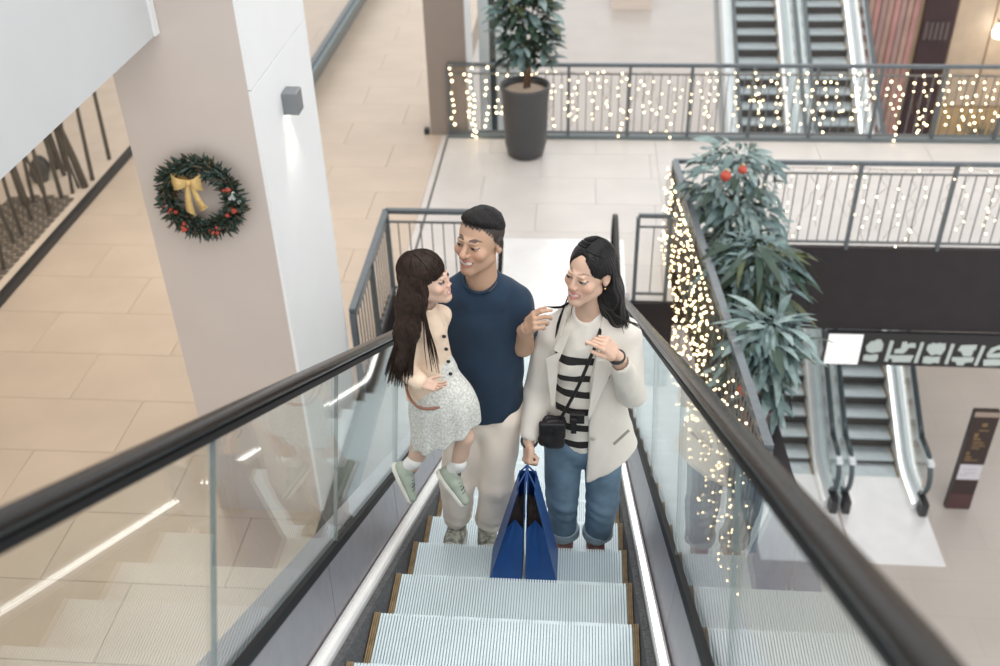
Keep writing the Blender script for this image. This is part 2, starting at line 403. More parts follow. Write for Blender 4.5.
# one ribbed step, shared by all
def step_mesh():
    m = MB(); dpt = .402; n = 84; pit = 2*TW/n
    m.box((-TW, -dpt, -.19), (TW, -.004, -.012))
    return m
def rib_mesh():
    m = MB(); dpt = .402; n = 84; pit = (2*TW-.05)/n
    for i in range(n):
        x = -TW+.025 + i*pit
        m.box((x+.0018, -dpt, -.012), (x+pit-.0018, .002, 0))
        m.box((x+.0018, -.004, -.15), (x+pit-.0018, .006, -.012))
    return m
def edge_mesh(s):
    m = MB()
    for i in range(3): 
        x = s*(TW-.004-.008*i); m.box((x-.0028, -.402, -.012), (x+.0028, .003, .0035))
    m.box((s*(TW-.011)-.0105, -.402, -.013), (s*(TW-.011)+.0105, .0, -.009))
    return m
first = None
for k in range(-9, 17):
    Y = 2.495+.4*k
    z = max(F1-.004, min(-1.62, -3.064-.231*k))
    if first is None:
        st = step_mesh().build('step', M_groove, esc, world=False); st.location = Vector((0, Y, z)) - Vector(esc.location)
        rb = rib_mesh().build('tread_ribs', M_tread, st, world=False); rb['kind'] = 'stuff'
        for s in (-1, 1): edge_mesh(s).build('yellow_edge_strip', M_yellow, st, world=False)
        first = st
    else:
        c = copy_tree(first, esc); c.location = Vector((0, Y, z)) - Vector(esc.location)
for s in (-1, 1):
    sec = lambda pts: [(s*x, d) for x, d in (pts if s > 0 else pts[::-1])]
    sweep(P, 0, YS, sec([(.503, -.16), (.53, -.16), (.53, .03), (.503, .03)])).build('brush_strip', M_brush, esc)
    sweep(P, 0, YS, sec([(.532, -.2), (.566, -.2), (.566, .085), (.557, .088), (.554, .062), (.538, .062), (.532, .05)])).build('skirt_rail', M_bright, esc)
    cuts = [-2.2, 0.05, 1.16, 2.23, 3.30, 4.36, 5.43, 6.5, 7.6, 9.25]
    for a, b in zip(cuts[:-1], cuts[1:]):
        sweep(P, 0, list(np.linspace(a+.002, b-.002, 6)), sec([(.567, -.2), (.60, -.2), (.628, .285), (.602, .285), (.567, .05)])).build('inner_deck_panel', M_steel, esc)
    sweep(P, 0, YS, sec([(.598, .285), (.642, .285), (.640, .315), (.604, .315)])).build('glass_gasket', M_gasket, esc)
    sweep(P, 0, YS, sec([(.642, .20), (.80, .18), (.80, .215), (.642, .235)])).build('outer_deck', M_steel, esc)
    sweep(P, 0, YS, sec([(.76, -1.0), (.80, -1.0), (.80, .18), (.76, .18)])).build('side_cladding', M_deckend, esc)
    jt = [-1.62, -.80, .25, 1.31, 2.385, 3.45, 4.52, 5.58, 6.65, 7.8, 9.0]
    glass_panels(esc, P, 0, s*.62, jt, .30, .945, M_glass)
    for a in jt[1:-1]:
        sweep(P, 0, [a-.0025, a+.0025], sec([(.6135, .30), (.6265, .30), (.6265, .945), (.6135, .945)])).build('glass_joint', M_seal, esc)
    handrail(P, 0, s*.626, YS + [9.45], .972, True, True, r=.40).build('handrail', M_rubber, esc)
    sweep(P, 0, YS, sec([(.60, .935), (.64, .935), (.64, .955), (.60, .955)])).build('handrail_guide', M_gasket, esc)
sweep(P, 0, YS, [(.540, .062), (.5535, .062), (.5535, .070), (.541, .068)]).build('skirt_light', M_led, esc)
sweep(P, 0, YS, [(-.76, -1.02), (.76, -1.02), (.76, -.98), (-.76, -.98)]).build('truss_soffit', M_deckend, esc)
MB().box((-.78, 8.9, F1-.3), (.78, 10.72, F1+.004)).build('landing_plate', M_lobby, esc)
MB().box((-.5, 8.75, F1-.05), (.5, 8.9, F1+.008)).build('comb_plate', M_yellow, esc)
MB().box((-.8, -3, -1.9), (.8, -1.3, -1.61)).build('upper_landing_plate', M_lobby, esc)

# ---- two escalators rising from the lower hall under the bridge
M_step_dark = mat('riser_dark', (.055, .045, .04), .6, .2)
M_tread2 = mat('tread_grey', (.50, .56, .585), .4, .4, noise=(5, .1))
def hall_escalator(Xc, label, led):
    Yb, rise = 11.75, .5775
    r = thing('escalator', label, 'escalator', (Xc, 11.6, F0), 'escalators climbing from the lower hall')
    z2, P2 = make_profile(Yb, F0, rise, F0, -5.35)
    ys = list(np.linspace(10.95, 22.5, 40)); tw = .41
    fst = None
    for k in range(-1, 36):
        Y = Yb+.15+.3*k; z = min(-5.35, max(F0+.004, F0+.1732*k+.08))
        if fst is None:
            fst = MB().box((-tw, 0, -.03), (tw, .32, 0)).build('step', M_tread2, r, world=False)
            ri = MB().box((-tw, .0, -.16), (tw, .03, -.03)); ri.build('riser', M_step_dark, fst, world=False)
            nb = MB()
            for i in range(20): nb.box((-tw+.02+i*.041-.007, -.004, -.15), (-tw+.02+i*.041+.003, .0, -.03))
            nb.build('riser_ribs', mat('riser_rib', (.14, .13, .125), .5, .3), fst, world=False)
            for s in (-1, 1): MB().box((s*(tw-.01)-.012, -.002, -.028), (s*(tw-.01)+.012, .32, .004)).build('yellow_edge_strip', M_yellow, fst, world=False)
            c = fst
        else: c = copy_tree(fst, r)
        c.location = Vector((Xc, Y, z)) - Vector(r.location)
    for s in (-1, 1):
        sec = lambda pts: [(s*x, d) for x, d in (pts if s > 0 else pts[::-1])]
        sweep(P2, Xc, ys, sec([(tw+.005, -.2), (tw+.05, -.2), (tw+.05, .10), (tw+.005, .10)])).build('skirt_rail', M_bright, r)
        sweep(P2, Xc, ys, sec([(tw+.05, -.2), (tw+.205, -.2), (tw+.205, .16), (tw+.10, .24), (tw+.05, .12)])).build('inner_deck', mat('pale_deck', (.74, .79, .81), .35, .3), r)
        glass_panels(r, P2, Xc, s*(tw+.13), list(np.linspace(11.1, 22.0, 9)), .22, .86, mat('hall_glass', (.8, .85, .85), .1) if False else M_hglass)
        handrail(P2, Xc, s*(tw+.13), ys[1:], .885, True, False, r=.36, w=.036, t=.024).build('handrail', mat('grey_handrail', (.055, .075, .085), .35), r)
        sweep(P2, Xc, ys, sec([(tw+.09, .80), (tw+.17, .80), (tw+.17, .86), (tw+.09, .86)])).build('handrail_guide', mat('pale_deck', (.62, .68, .70), .35, .4), r)
        MB().lathe((0, 0, 0), [(0, 0), (.10, 0), (.10, .16), (0, .16)], 20)
        nw = MB().box((Xc+s*(tw+.13)-.05, 10.78, F0), (Xc+s*(tw+.13)+.05, 11.05, F0+.24)); nw.build('newel_foot', M_black, r)
    if led: sweep(P2, Xc, ys, [(tw+.012, .10), (tw+.036, .10), (tw+.036, .118), (tw+.012, .118)]).build('skirt_light', mat('hall_led', (1, 1, 1), .4, emit=((1.0, .98, .94), 1.1)), r)
    sweep(P2, Xc, ys[3:], [(-tw-.2, -.9), (tw+.2, -.9), (tw+.2, -.86), (-tw-.2, -.86)]).build('truss_soffit', M_deckend, r)
    MB().box((Xc-tw-.20, 9.85, F0), (Xc+tw+.20, 11.6, F0+.008)).build('landing_plate', M_lobby, r)
    return r
M_hglass = glass('hall_escalator_glass', (.92, .95, .95), 1.5, 1.0)
hall_escalator(3.46, 'left-hand lower-hall escalator nearest the leafy planters, rising under the gallery bridge', False)
hall_escalator(4.72, 'lower-hall escalator with a lit white skirt strip, rising beside the information totem', True)

# ------------------------------------------------------------------ railings
def railing(label, pts, z0=F1, h=1.09, pitch=.115, post=1.35, group=None, w=.05, sub=True, toph=.045, posts_at_ends=True):
    r = thing('railing', label, 'railing', (*pts[0], z0), group)
    bal = None; pst = None
    for (a, b) in zip(pts[:-1], pts[1:]):
        a = Vector((*a, 0)); b = Vector((*b, 0)); L = (b-a).length; d = (b-a)/L; ang = math.atan2(d.y, d.x)
        MB().bar(a+Vector((0, 0, z0+h)), b+Vector((0, 0, z0+h)), w, toph).build('top_rail', M_rail, r)
        if sub: MB().bar(a+Vector((0, 0, z0+h-.13)), b+Vector((0, 0, z0+h-.13)), .018, .022).build('mid_rail', M_bar, r)
        MB().bar(a+Vector((0, 0, z0+.09)), b+Vector((0, 0, z0+.09)), .018, .03).build('bottom_rail', M_bar, r)
        np_ = max(1, round(L/post))
        for i in range(np_+1):
            c = a + d*(L*i/np_)
            if pst is None: pst = MB().box((-.02, -.028, 0), (.02, .028, h-.02)).build('post', M_rail, r, world=False); o = pst
            else: o = copyobj(pst, r)
            o.location = c + Vector((0, 0, z0)) - Vector(r.location); o.rotation_euler.z = ang
        nb = int(L/pitch)
        for i in range(1, nb):
            c = a + d*(L*i/nb)
            if bal is None: bal = MB().box((-.006, -.006, .09), (.006, .006, h-.13)).build('baluster', M_bar, r, world=False); o = bal
            else: o = copyobj(bal, r)
            o.location = c + Vector((0, 0, z0)) - Vector(r.location); o.rotation_euler.z = ang
    return r
FR = 13.70
railing('long far railing strung with warm lights in front of the hall escalators', [(-1.66, FR), (8.6, FR)], post=.87, w=.055)
tag(MB().box((-1.70, FR-.06, F1), (8.7, FR+.06, F1+.05)).build('floor_kerb', mat('kerb_steel', (.16, .19, .20), .5, .3), loc=(0, FR, F1)), 'dark steel kerb under the far railing', 'kerb')
railing('railing with sparse warm lights above the black fascia and hanging sign', [(1.30, 10.62), (8.6, 10.62)], post=1.0, w=.045, h=1.10)
railing('grey corner railing around the escalator well behind the man and girl', [(-.84, 9.42), (-1.81, 9.42), (-1.79, 7.50)], post=.95, h=1.05, w=.06)
railing('short grey railing beside the escalator newel behind the woman', [(.86, 9.40), (1.20, 9.40)], post=.33, h=1.05, w=.03)
railing('steel railing draped with a dense light curtain along the leafy planters', [(1.31, 10.60), (1.68, 5.75)], post=1.5, h=1.10, w=.07, pitch=.10)
# narrow planter ledge outside that railing
lg = MB().prism([(1.34, 10.6, F1-.22), (1.64, 6.55, F1-.22), (2.16, 6.55, F1-.22), (2.0, 10.6, F1-.22)], (0, 0, .22))
struct('floor_ledge', lg, M_dark, 'narrow dark ledge carrying the planters')

# ------------------------------------------------------------------ fairy lights
M_bulb = mat('warm_bulb', (1, .85, .6), .4, emit=((1.0, .78, .44), 6.0)); M_bulb.cycles.emission_sampling = 'NONE'
M_wire = mat('light_wire', (.22, .15, .07), .5)
def light_curtain(label, a, b, ztop, strands, drop, per, rad, off, jitter, skip=0.0, seed=1, fade=None):
    rr = random.Random(seed)
    a = Vector((*a, ztop)); b = Vector((*b, ztop)); r = thing('string_lights', label, 'lights', (a.x, a.y, ztop))
    wires = MB(); bulbs = MB(); d = (b-a); n = d.normalized(); nrm = Vector((n.y, -n.x, 0))*off
    top = []
    for i in range(strands):
        t = (i + rr.uniform(-.3, .3))/max(1, strands-1); t = min(1, max(0, t))
        dr = drop*rr.uniform(.55, 1.05)
        p = a + d*t + nrm + Vector((0, 0, rr.uniform(-.02, .02))); top.append(p)
        pts = [p]; m = max(3, int(per*dr/drop)); sx = rr.uniform(-.06, .06)
        for k in range(1, m+1):
            q = p + n*(sx*k/m*2 + rr.uniform(-1, 1)*jitter) + Vector((nrm.x*rr.uniform(-.3, .6), nrm.y*rr.uniform(-.3, .6), -dr*k/m)); pts.append(q)
        wires.tube(pts, .0032, 3, cap=False)
        for q in pts:
            if rr.random() > skip: bulbs.sphere(q + nrm*.2, rad*rr.uniform(.75, 1.2), 8, 5)
    wires.tube(top, .003, 4, cap=False)
    wires.build('wire', M_wire, r); o = bulbs.build('bulbs', M_bulb, r); o['kind'] = 'stuff'
    return r
light_curtain('warm string lights hanging thickly on the left end of the far railing', (-1.62, FR), (-.45, FR), F1+1.06, 8, 1.0, 11, .0155, .06, .03, .12, 3)
light_curtain('sparse warm string lights on the plain middle stretch of the far railing', (-.40, FR), (2.55, FR), F1+1.0, 26, .95, 10, .0100, .06, .05, .45, 4)
light_curtain('warm string lights hung on the far railing in front of the hall escalators and shop', (2.6, FR), (8.2, FR), F1+1.0, 50, .95, 10, .0125, .06, .05, .34, 5)
light_curtain('sparse warm string lights on the railing above the black fascia', (1.9, 10.62), (8.2, 10.62), F1+1.06, 34, 1.0, 10, .0090, .05, .06, .48, 6)
light_curtain('dense curtain of warm fairy lights cascading down the planter railing', (1.30, 10.55), (1.52, 7.6), F1+1.06, 38, 1.9, 15, .0090, .06, .05, .16, 8)
light_curtain('thinner fairy lights trailing far down from the near end of the planter railing', (1.54, 7.5), (1.68, 5.8), F1+1.0, 20, 2.3, 16, .0075, .06, .06, .45, 9)

# ------------------------------------------------------------------ plants
def leaf_mesh(L, W, droop=.25, fold=.15, n=5):
    m = MB(); v = []; 
    for i in range(n+1):
        t = i/n; w = W*math.sin(PI*min(1, (t*.92+.06)))**.8*.5; z = -droop*L*t*t + .12*L*t; x = L*t
        v += [(x, -w, z+fold*w), (x, 0, z), (x, w, z+fold*w)]
    f = []
    for i in range(n):
        q = 3*i; f += [(q, q+3, q+4, q+1), (q+1, q+4, q+5, q+2)]
    return m.add(v, f, True)
def leaf_mat(name, c, c2):
    m = mat(name, c, .45, noise=(9, .35)); return m
GREENS = [leaf_mat('leaf_dark_green', (.028, .058, .038), 0), leaf_mat('leaf_blue_green', (.10, .16, .158), 0), leaf_mat('leaf_pale_green', (.22, .30, .288), 0), leaf_mat('leaf_olive', (.09, .11, .045), 0)]
def leafy(root, parent, spots, sizes, rr, mats, name='leaf'):
    protos = {}
    for (p, az, el) in spots:
        mi = rr.choice(mats); si = rr.randrange(len(sizes)); key = (mi, si)
        rot = (rr.uniform(-.5, .5), -el, az)
        if key not in protos:
            L, W, dr = sizes[si]; o = leaf_mesh(L, W, dr).build(name, GREENS[mi], parent, world=False); protos[key] = o
        else: o = copyobj(protos[key], parent)
        o.location = Vector(p) - Vector(root.location); o.rotation_euler = rot
        k = rr.uniform(.8, 1.2); o.scale = (k, k, k)
M_pot = mat('charcoal_pot', (.055, .055, .058), .42, noise=(3, .1))
M_soil = mat('pale_gravel', (.45, .36, .28), .9, noise=(60, .3), bump=(80, .6, .01))
M_bark = mat('bark', (.16, .10, .06), .8, noise=(20, .3))
# tall potted tree by far railing
tp = (-.53, 13.12, F1)
pot = thing('plant_pot', 'large round charcoal pot standing in front of the far railing', 'pot', tp)
MB().lathe(tp, [(0, 0), (.21, 0), (.255, .04), (.29, .20), (.325, .9), (.34, 1.0), (.34, 1.03), (.31, 1.03), (.30, .93)], 36).build('vessel', M_pot, pot)
MB().lathe(tp, [(.302, .94), (.15, .97), (0, .98)], 24).build('gravel', M_soil, pot)
tree = thing('potted_tree', 'slender leafy indoor tree growing from the round charcoal pot', 'tree', (tp[0], tp[1], F1+.97))
rr = random.Random(11)
MB().tube([(tp[0], tp[1], F1+.9), (tp[0]+.02, tp[1], F1+1.3), (tp[0]-.02, tp[1], F1+1.8), (tp[0]+.03, tp[1], F1+2.6)], [.03, .026, .024, .015], 8).build('trunk', M_bark, tree)
MB().tube([(tp[0]+.05, tp[1]+.03, F1+.9), (tp[0]+.07, tp[1]+.02, F1+1.4), (tp[0]+.12, tp[1]+.05, F1+2.2)], [.02, .018, .01], 8).build('trunk', M_bark, tree)
sp = []
for i in range(290):
    z = F1 + 1.32 + rr.random()**.9*1.35; t = (z-F1-1.3)/1.4; rad = .40*math.sin(PI*min(1, t*.75+.22))
    a = rr.uniform(0, 2*PI); q = rad*math.sqrt(rr.uniform(.1, 1)); sp.append(((tp[0]+.02+q*math.cos(a), tp[1]+q*math.sin(a), z), a+rr.uniform(-.7, .7), rr.uniform(-.7, .6)))
m_ = MB()
for i in range(620):
    z = F1 + 1.32 + rr.random()**.9*1.4; t = (z-F1-1.3)/1.4; rad = .38*math.sin(PI*min(1, t*.75+.22)); a = rr.uniform(0, 2*PI); q = rad*math.sqrt(rr.random())
    c = Vector((tp[0]+.02+q*math.cos(a), tp[1]+q*math.sin(a), z)); Rt = Matrix.Rotation(rr.uniform(0, 6.28), 3, 'Z') @ Matrix.Rotation(rr.uniform(-.6, 1.0), 3, 'Y') @ Matrix.Rotation(rr.uniform(-.6, .6), 3, 'X')
    L_ = leaf_mesh(rr.uniform(.10, .16), .06, .3, n=3); m_.add([c + Rt @ Vector(v) for v in L_.v], L_.f, True)
o = m_.build('small_foliage', GREENS[0], tree); o['kind'] = 'stuff'
leafy(tree, tree, sp, [(.22, .10, .3), (.17, .085, .2), (.25, .11, .4)], rr, [0, 0, 1, 3, 1, 1, 2])
# three planters on the ledge
M_pot2 = mat('plum_pot', (.09, .05, .05), .5)
M_orn = mat('red_ornament', (.48, .07, .04), .35, noise=(30, .2))
def planter(label, x, y, potr, poth, crown, n, seed, mats, sizes, orn, z0=F1):
    rr = random.Random(seed)
    p = thing('plant_pot', 'plum coloured round pot on the ledge under ' + label[0], 'pot', (x, y, z0))
    MB().lathe((x, y, z0), [(0, 0), (potr*.72, 0), (potr*.8, .03), (potr, poth-.03), (potr*1.05, poth), (potr*.92, poth), (potr*.9, poth-.06)], 28).build('vessel', M_pot2, p)
    MB().lathe((x, y, z0), [(potr*.9, poth-.06), (0, poth-.04)], 20).build('gravel', M_soil, p)
    t = thing('leafy_plant', label[1], 'plant', (x, y, z0+poth-.06))
    for (cx, cy, cz, R, H) in crown:
        c = Vector((x+cx, y+cy, z0+cz))
        MB().tube([(x, y, z0+poth-.08), ((x+c.x)/2, (y+c.y)/2, (z0+poth+c.z)/2), tuple(c)], [.03, .024, .016], 7).build('stem', M_bark, t)
        sp = []
        for i in range(n):
            u = rr.uniform(-1, 1); a = rr.uniform(0, 2*PI); q = (rr.uniform(.15, 1))**.5
            rad = R*math.sqrt(1-u*u*.9)*q
            sp.append((c + Vector((rad*math.cos(a), rad*math.sin(a), H*u)), a+rr.uniform(-.6, .6), rr.uniform(-.8, .45) + .25*u))
        leafy(t, t, sp, sizes, rr, mats)
        m_ = MB()
        for i in range(330):
            u = rr.uniform(-1, 1); a = rr.uniform(0, 2*PI); rad = R*math.sqrt(1-u*u*.9)*math.sqrt(rr.random()); cc = c + Vector((rad*math.cos(a), rad*math.sin(a), H*u))
            Rt = Matrix.Rotation(a+rr.uniform(-.8, .8), 3, 'Z') @ Matrix.Rotation(rr.uniform(-.5, 1.0), 3, 'Y') @ Matrix.Rotation(rr.uniform(-.6, .6), 3, 'X'); L_ = leaf_mesh(rr.uniform(.09, .17), .045, .4, n=3)
            m_.add([cc + Rt @ Vector(v) for v in L_.v], L_.f, True)
        o = m_.build('small_foliage', GREENS[rr.choice(mats)], t); o['kind'] = 'stuff'
    for i, (ox, oy, oz, orad) in enumerate(orn):
        o = thing('bauble', 'red bauble hung on ' + label[0] + [', upper one', ', lower one', ''][i if len(orn) > 1 else 2], 'ornament', (x+ox, y+oy, z0+oz))
        MB().sphere((x+ox, y+oy, z0+oz), orad, 14, 10).build('ball', M_orn, o)
        MB().lathe((x+ox, y+oy, z0+oz+orad*.95), [(0, 0), (.015, 0), (.015, .02), (0, .02)], 8).build('cap', M_bulb2, o)
M_bulb2 = mat('gold_cap', (.6, .42, .15), .3, .9)
BIG = [(.21, .075, .5), (.17, .065, .4), (.25, .08, .6)]
planter(('the tall blue-green plant in the corner', 'tall bushy blue-green plant in the corner of the light-strung railings'), 1.78, 9.85, .22, .5,
        [(.06, -.12, 1.28, .46, .40), (.14, -.30, .86, .46, .40)], 145, 21, [1, 2, 1, 0, 1, 2], BIG, [(-.10, -.62, 1.60, .055), (.06, -.60, 1.66, .045)])
planter(('the dark drooping plant', 'dark drooping green plant between the two pale-leaved plants'), 1.82, 8.35, .2, .45,
        [(.10, .1, .92, .40, .40), (.06, .25, .5, .36, .40)], 145, 22, [0, 0, 3, 1], [(.28, .06, .9), (.22, .05, .8), (.32, .07, 1.0)], [])
planter(('the broad pale-leaved plant', 'broad plant with pale spreading leaves at the near end of the ledge'), 1.84, 7.1, .15, .42,
        [(.04, .16, 1.00, .29, .20), (.04, .25, .62, .26, .38)], 135, 23, [2, 1, 2, 0, 1], [(.29, .075, .5), (.24, .07, .45), (.20, .06, .6)], [(-.20, -.36, .86, .05)])
# ------------------------------------------------------------------ wreath
wc = Vector((-2.305, 5.97, -3.102)); WR = .232
wr = thing('wreath', 'round evergreen christmas wreath with gold bow and red berries on the column', 'wreath', (wc.x, wc.y, wc.z-.3))
rr = random.Random(5)
ring = [wc + Vector((WR*math.cos(a), -.02, WR*math.sin(a))) for a in np.linspace(0, 2*PI, 33)]
MB().tube(ring, .03, 8, cap=False).build('ring', mat('wreath_core', (.02, .03, .02), .9), wr)
for nm, cc, cnt in (('dark_sprigs', (.018, .040, .022), 520), ('blue_sprigs', (.06, .095, .085), 260), ('brown_sprigs', (.085, .06, .035), 200)):
    m_ = MB()
    for i in range(cnt):
        a = rr.uniform(0, 2*PI); b = rr.uniform(0, 2*PI); p = wc + Vector(((WR+.03*math.cos(b))*math.cos(a), -.03-.03*math.sin(b)*.8, (WR+.03*math.cos(b))*math.sin(a)))
        out = Vector((math.cos(a)*math.cos(b), -abs(math.sin(b))*.8-.1, math.sin(a)*math.cos(b))); tang = Vector((-math.sin(a), 0, math.cos(a)))
        d = (out*rr.uniform(.5, 1) + tang*rr.uniform(-.2, .9)).normalized()*rr.uniform(.04, .095)
        if p.y + d.y > 5.985: d.y = 5.985-p.y
        m_.tube([p, p+d*.55, p+d], [.003, .0085, .002], 4)
    o = m_.build(nm, mat(nm, cc, .8), wr); o['kind'] = 'stuff'
for (a, dr, n) in ((200, .0, 6), (335, .0, 6), (285, .02, 7), (240, .02, 6), (30, -.02, 6)):
    for i in range(n):
        aa = math.radians(a + rr.uniform(-12, 12)); R_ = WR+dr+rr.uniform(-.03, .03)
        MB().sphere(wc + Vector((R_*math.cos(aa), -.07-rr.uniform(0, .015), R_*math.sin(aa))), rr.uniform(.010, .016), 8, 6).build('berry', M_orn, wr)
for (a, n) in ((0, 3), (10, 3), (195, 2)):
    for i in range(n):
        aa = math.radians(a + rr.uniform(-14, 14)); MB().sphere(wc + Vector(((WR+rr.uniform(-.03, .04))*math.cos(aa), -.065, (WR+.02)*math.sin(aa))), .014, 8, 6).build('frosted_ball', mat('frost', (.55, .60, .58), .5), wr)
M_gold = mat('gold_ribbon', (.62, .43, .17), .38, .25, noise=(60, .15), bump=(120, .3, .003))
bw = Vector((wc.x-.03, wc.y-.09, wc.z+.145))
for s, L in ((-1, .115), (1, .085)):
    m_ = MB(); v = []
    for i, t in enumerate(np.linspace(0, 1, 8)):
        hw = .018 + .042*t; yb = .03*math.sin(PI*t)
        for yy in (-yb, yb+.004): v += [bw + Vector((s*L*t, yy-.01, -hw)), bw + Vector((s*L*t, yy-.01-.012, 0)), bw + Vector((s*L*t, yy-.01, hw))]
    f = []
    for i in range(7):
        for q in (0, 3):
            for e in (0, 1): f.append((i*6+q+e, i*6+q+e+1, (i+1)*6+q+e+1, (i+1)*6+q+e))
    f += [(42, 43, 46, 45), (43, 44, 47, 46)]
    m_.add(v, f, True).build('bow_loop', M_gold, wr)
for s, sx, L in ((-1, -.02, .235), (1, .055, .20)):
    m_ = MB(); v = []; f = []
    for i, t in enumerate(np.linspace(0, 1, 8)):
        w_ = .014+.016*t; c = bw + Vector((s*.012 + sx*t, -.012-.02*math.sin(PI*t), -L*t))
        sk = .02*s if i == 7 else 0
        v += [c + Vector((-w_, 0, -sk)), c + Vector((w_, 0, sk)), c + Vector((w_, .003, sk)), c + Vector((-w_, .003, -sk))]
    for i in range(7):
        for k in range(4): f.append((i*4+k, i*4+(k+1) % 4, i*4+4+(k+1) % 4, i*4+4+k))
    m_.add(v, f, True).build('ribbon_tail', M_gold, wr)
MB().sphere(bw + Vector((0, -.02, 0)), .022, 10, 8).build('bow_knot', M_gold, wr)
# ------------------------------------------------------------------ wall lamp on the column's white side
wlamp = thing('wall_lamp', 'small grey box wall lamp shining down the white side of the column', 'lamp', (CX1+.05, 6.62, -2.76))
lx = CX1+.004
MB().bbox((lx, 6.58, -2.78), (lx+.11, 6.72, -2.62), .008).build('housing', mat('lamp_grey', (.22, .235, .25), .45, .4), wlamp)
MB().box((lx+.015, 6.595, -2.786), (lx+.095, 6.705, -2.78)).build('lens', mat('lamp_lens', (1, .95, .85), .4, emit=((1, .93, .8), 6)), wlamp)
sl = bpy.data.lights.new('wall_lamp_spot', 'SPOT'); sl.energy = 9; sl.spot_size = 1.3; sl.spot_blend = .8; sl.color = (1, .93, .82); sl.shadow_soft_size = .03
so = bpy.data.objects.new('wall_lamp_spot', sl); COL.objects.link(so); so.location = (lx+.055, 6.65, -2.80); so.rotation_euler = (0, math.radians(6), 0)

# ------------------------------------------------------------------ hanging sign
sg = thing('hanging_sign', 'black hanging direction sign with white square and white characters under the fascia', 'sign', (4.6, 10.55, -7.75))
MB().box((3.35, 10.54, -7.735), (6.6, 10.60, -7.245)).build('board', M_black, sg)
MB().box((3.372, 10.53, -7.725), (3.79, 10.545, -7.272)).build('lit_square', mat('lit_white', (.75, .75, .75), .4, emit=((1, 1, 1), .25)), sg)
M_glyph = mat('glyph_white', (.44, .50, .48), .6)
GL = [[(265,130),(278,112),(290,100),(312,96),(320,88),(345,88),(349,100),(357,112),(350,155),(322,160),(300,167),(270,158)], [(255,182),(275,176),(285,180),(330,172),(333,190),(326,210),(312,217),(252,212)],
      [(455,100),(480,95),(484,112),(500,103),(525,105),(527,130),(492,130),(480,150),(465,165),(415,165),(420,142),(450,136)], [(395,178),(520,175),(514,192),(505,215),(405,217),(410,200),(390,196)],
      [(590,112),(612,104),(618,98),(632,105),(655,98),(662,104),(682,100),(683,135),(662,170),(640,164),(610,172),(584,140)], [(572,182),(600,178),(612,182),(660,178),(655,218),(630,214),(608,222),(568,218)],
      [(762,110),(845,105),(843,130),(830,138),(822,172),(778,172),(768,148),(748,138)], [(722,180),(838,178),(832,205),(792,210),(785,226),(750,226),(745,207),(722,203)],
      [(903,152),(920,122),(960,105),(1005,108),(1040,122),(1035,140),(1000,126),(950,130),(925,152)], [(900,156),(960,150),(1000,140),(1030,150),(1010,174),(905,178)], [(888,190),(930,186),(985,185),(1000,200),(975,222),(890,225)],
      [(1095,112),(1180,108),(1172,170),(1085,172)], [(1070,182),(1165,180),(1155,222),(1065,222)]]
SEP = [[(392,92),(412,94),(385,215),(365,213)], [(553,97),(570,99),(542,220),(522,218)], [(712,102),(730,104),(702,222),(684,220)], [(872,108),(890,110),(858,226),(840,224)], [(1062,112),(1078,114),(1048,228),(1030,226)]]
def sgn(p):                              # sign-sheet units -> place on the board (sheet is sheared, the board is not)
    u, v = p; zz = -7.272 - (v-62)/(236-62)*.455
    return (3.372 + (u - 70 + (v-62)*.165)/ (250-70) * .415, 10.545, zz)
for g in GL: MB().prism([sgn(q) for q in g], (0, -.012, 0)).build('character_stroke', M_glyph, sg)
for g in SEP: MB().prism([sgn(q) for q in g], (0, -.012, 0)).build('divider_bar', M_glyph, sg)
for x in (4.0, 5.9): MB().tube([(x, 10.57, -7.25), (x, 10.57, -7.2)], .012, 6).build('hanger', M_black, sg)

# ------------------------------------------------------------------ information totem
tt = thing('information_totem', 'tall dark brown information totem with a white strip beside the lower escalator', 'totem', (5.80, 11.03, F0))
tx0, tx1, ty = 5.63, 5.965, 10.98
M_tot = mat('totem_brown', (.035, .022, .02), .4); M_gold2 = mat('totem_gold', (.20, .13, .06), .5)
MB().bbox((tx0, ty, F0), (tx1, ty+.10, F0+1.80), .006).build('cabinet', M_tot, tt)
MB().box((tx0, ty-.004, F0+1.72), (tx1, ty, F0+1.80)).build('top_band', mat('totem_taupe', (.32, .25, .21), .5), tt)
MB().box((tx0+.02, ty-.006, F0+.58), (tx1-.005, ty, F0+.86)).build('white_strip', mat('totem_white', (.55, .54, .57), .5), tt)
MB().box((tx0+.0, ty-.005, F0+.02), (tx1, ty, F0+.30)).build('foot_panel', mat('totem_plum', (.075, .035, .035), .45), tt)
for (x0, z0, w, h) in ((.14,1.55,.07,.06),(.12,1.47,.13,.02),(.08,1.36,.05,.07),(.08,1.31,.10,.03),(.09,1.25,.14,.025),(.09,1.20,.17,.02),(.09,1.15,.11,.02),(.05,1.04,.04,.05),(.05,.98,.08,.03),(.05,.93,.11,.025),(.14,.93,.09,.02)):
    MB().box((tx0+x0, ty-.004, F0+z0), (tx0+x0+w, ty, F0+z0+h)).build('printed_line', M_gold2, tt)
for (x0, z0, w) in ((.06, .77, .2), (.10, .70, .16), (.05, .66, .10)):
    MB().box((tx0+x0, ty-.008, F0+z0), (tx0+x0+w, ty-.006, F0+z0+.014)).build('printed_line', mat('totem_grey', (.36, .36, .40), .5), tt)

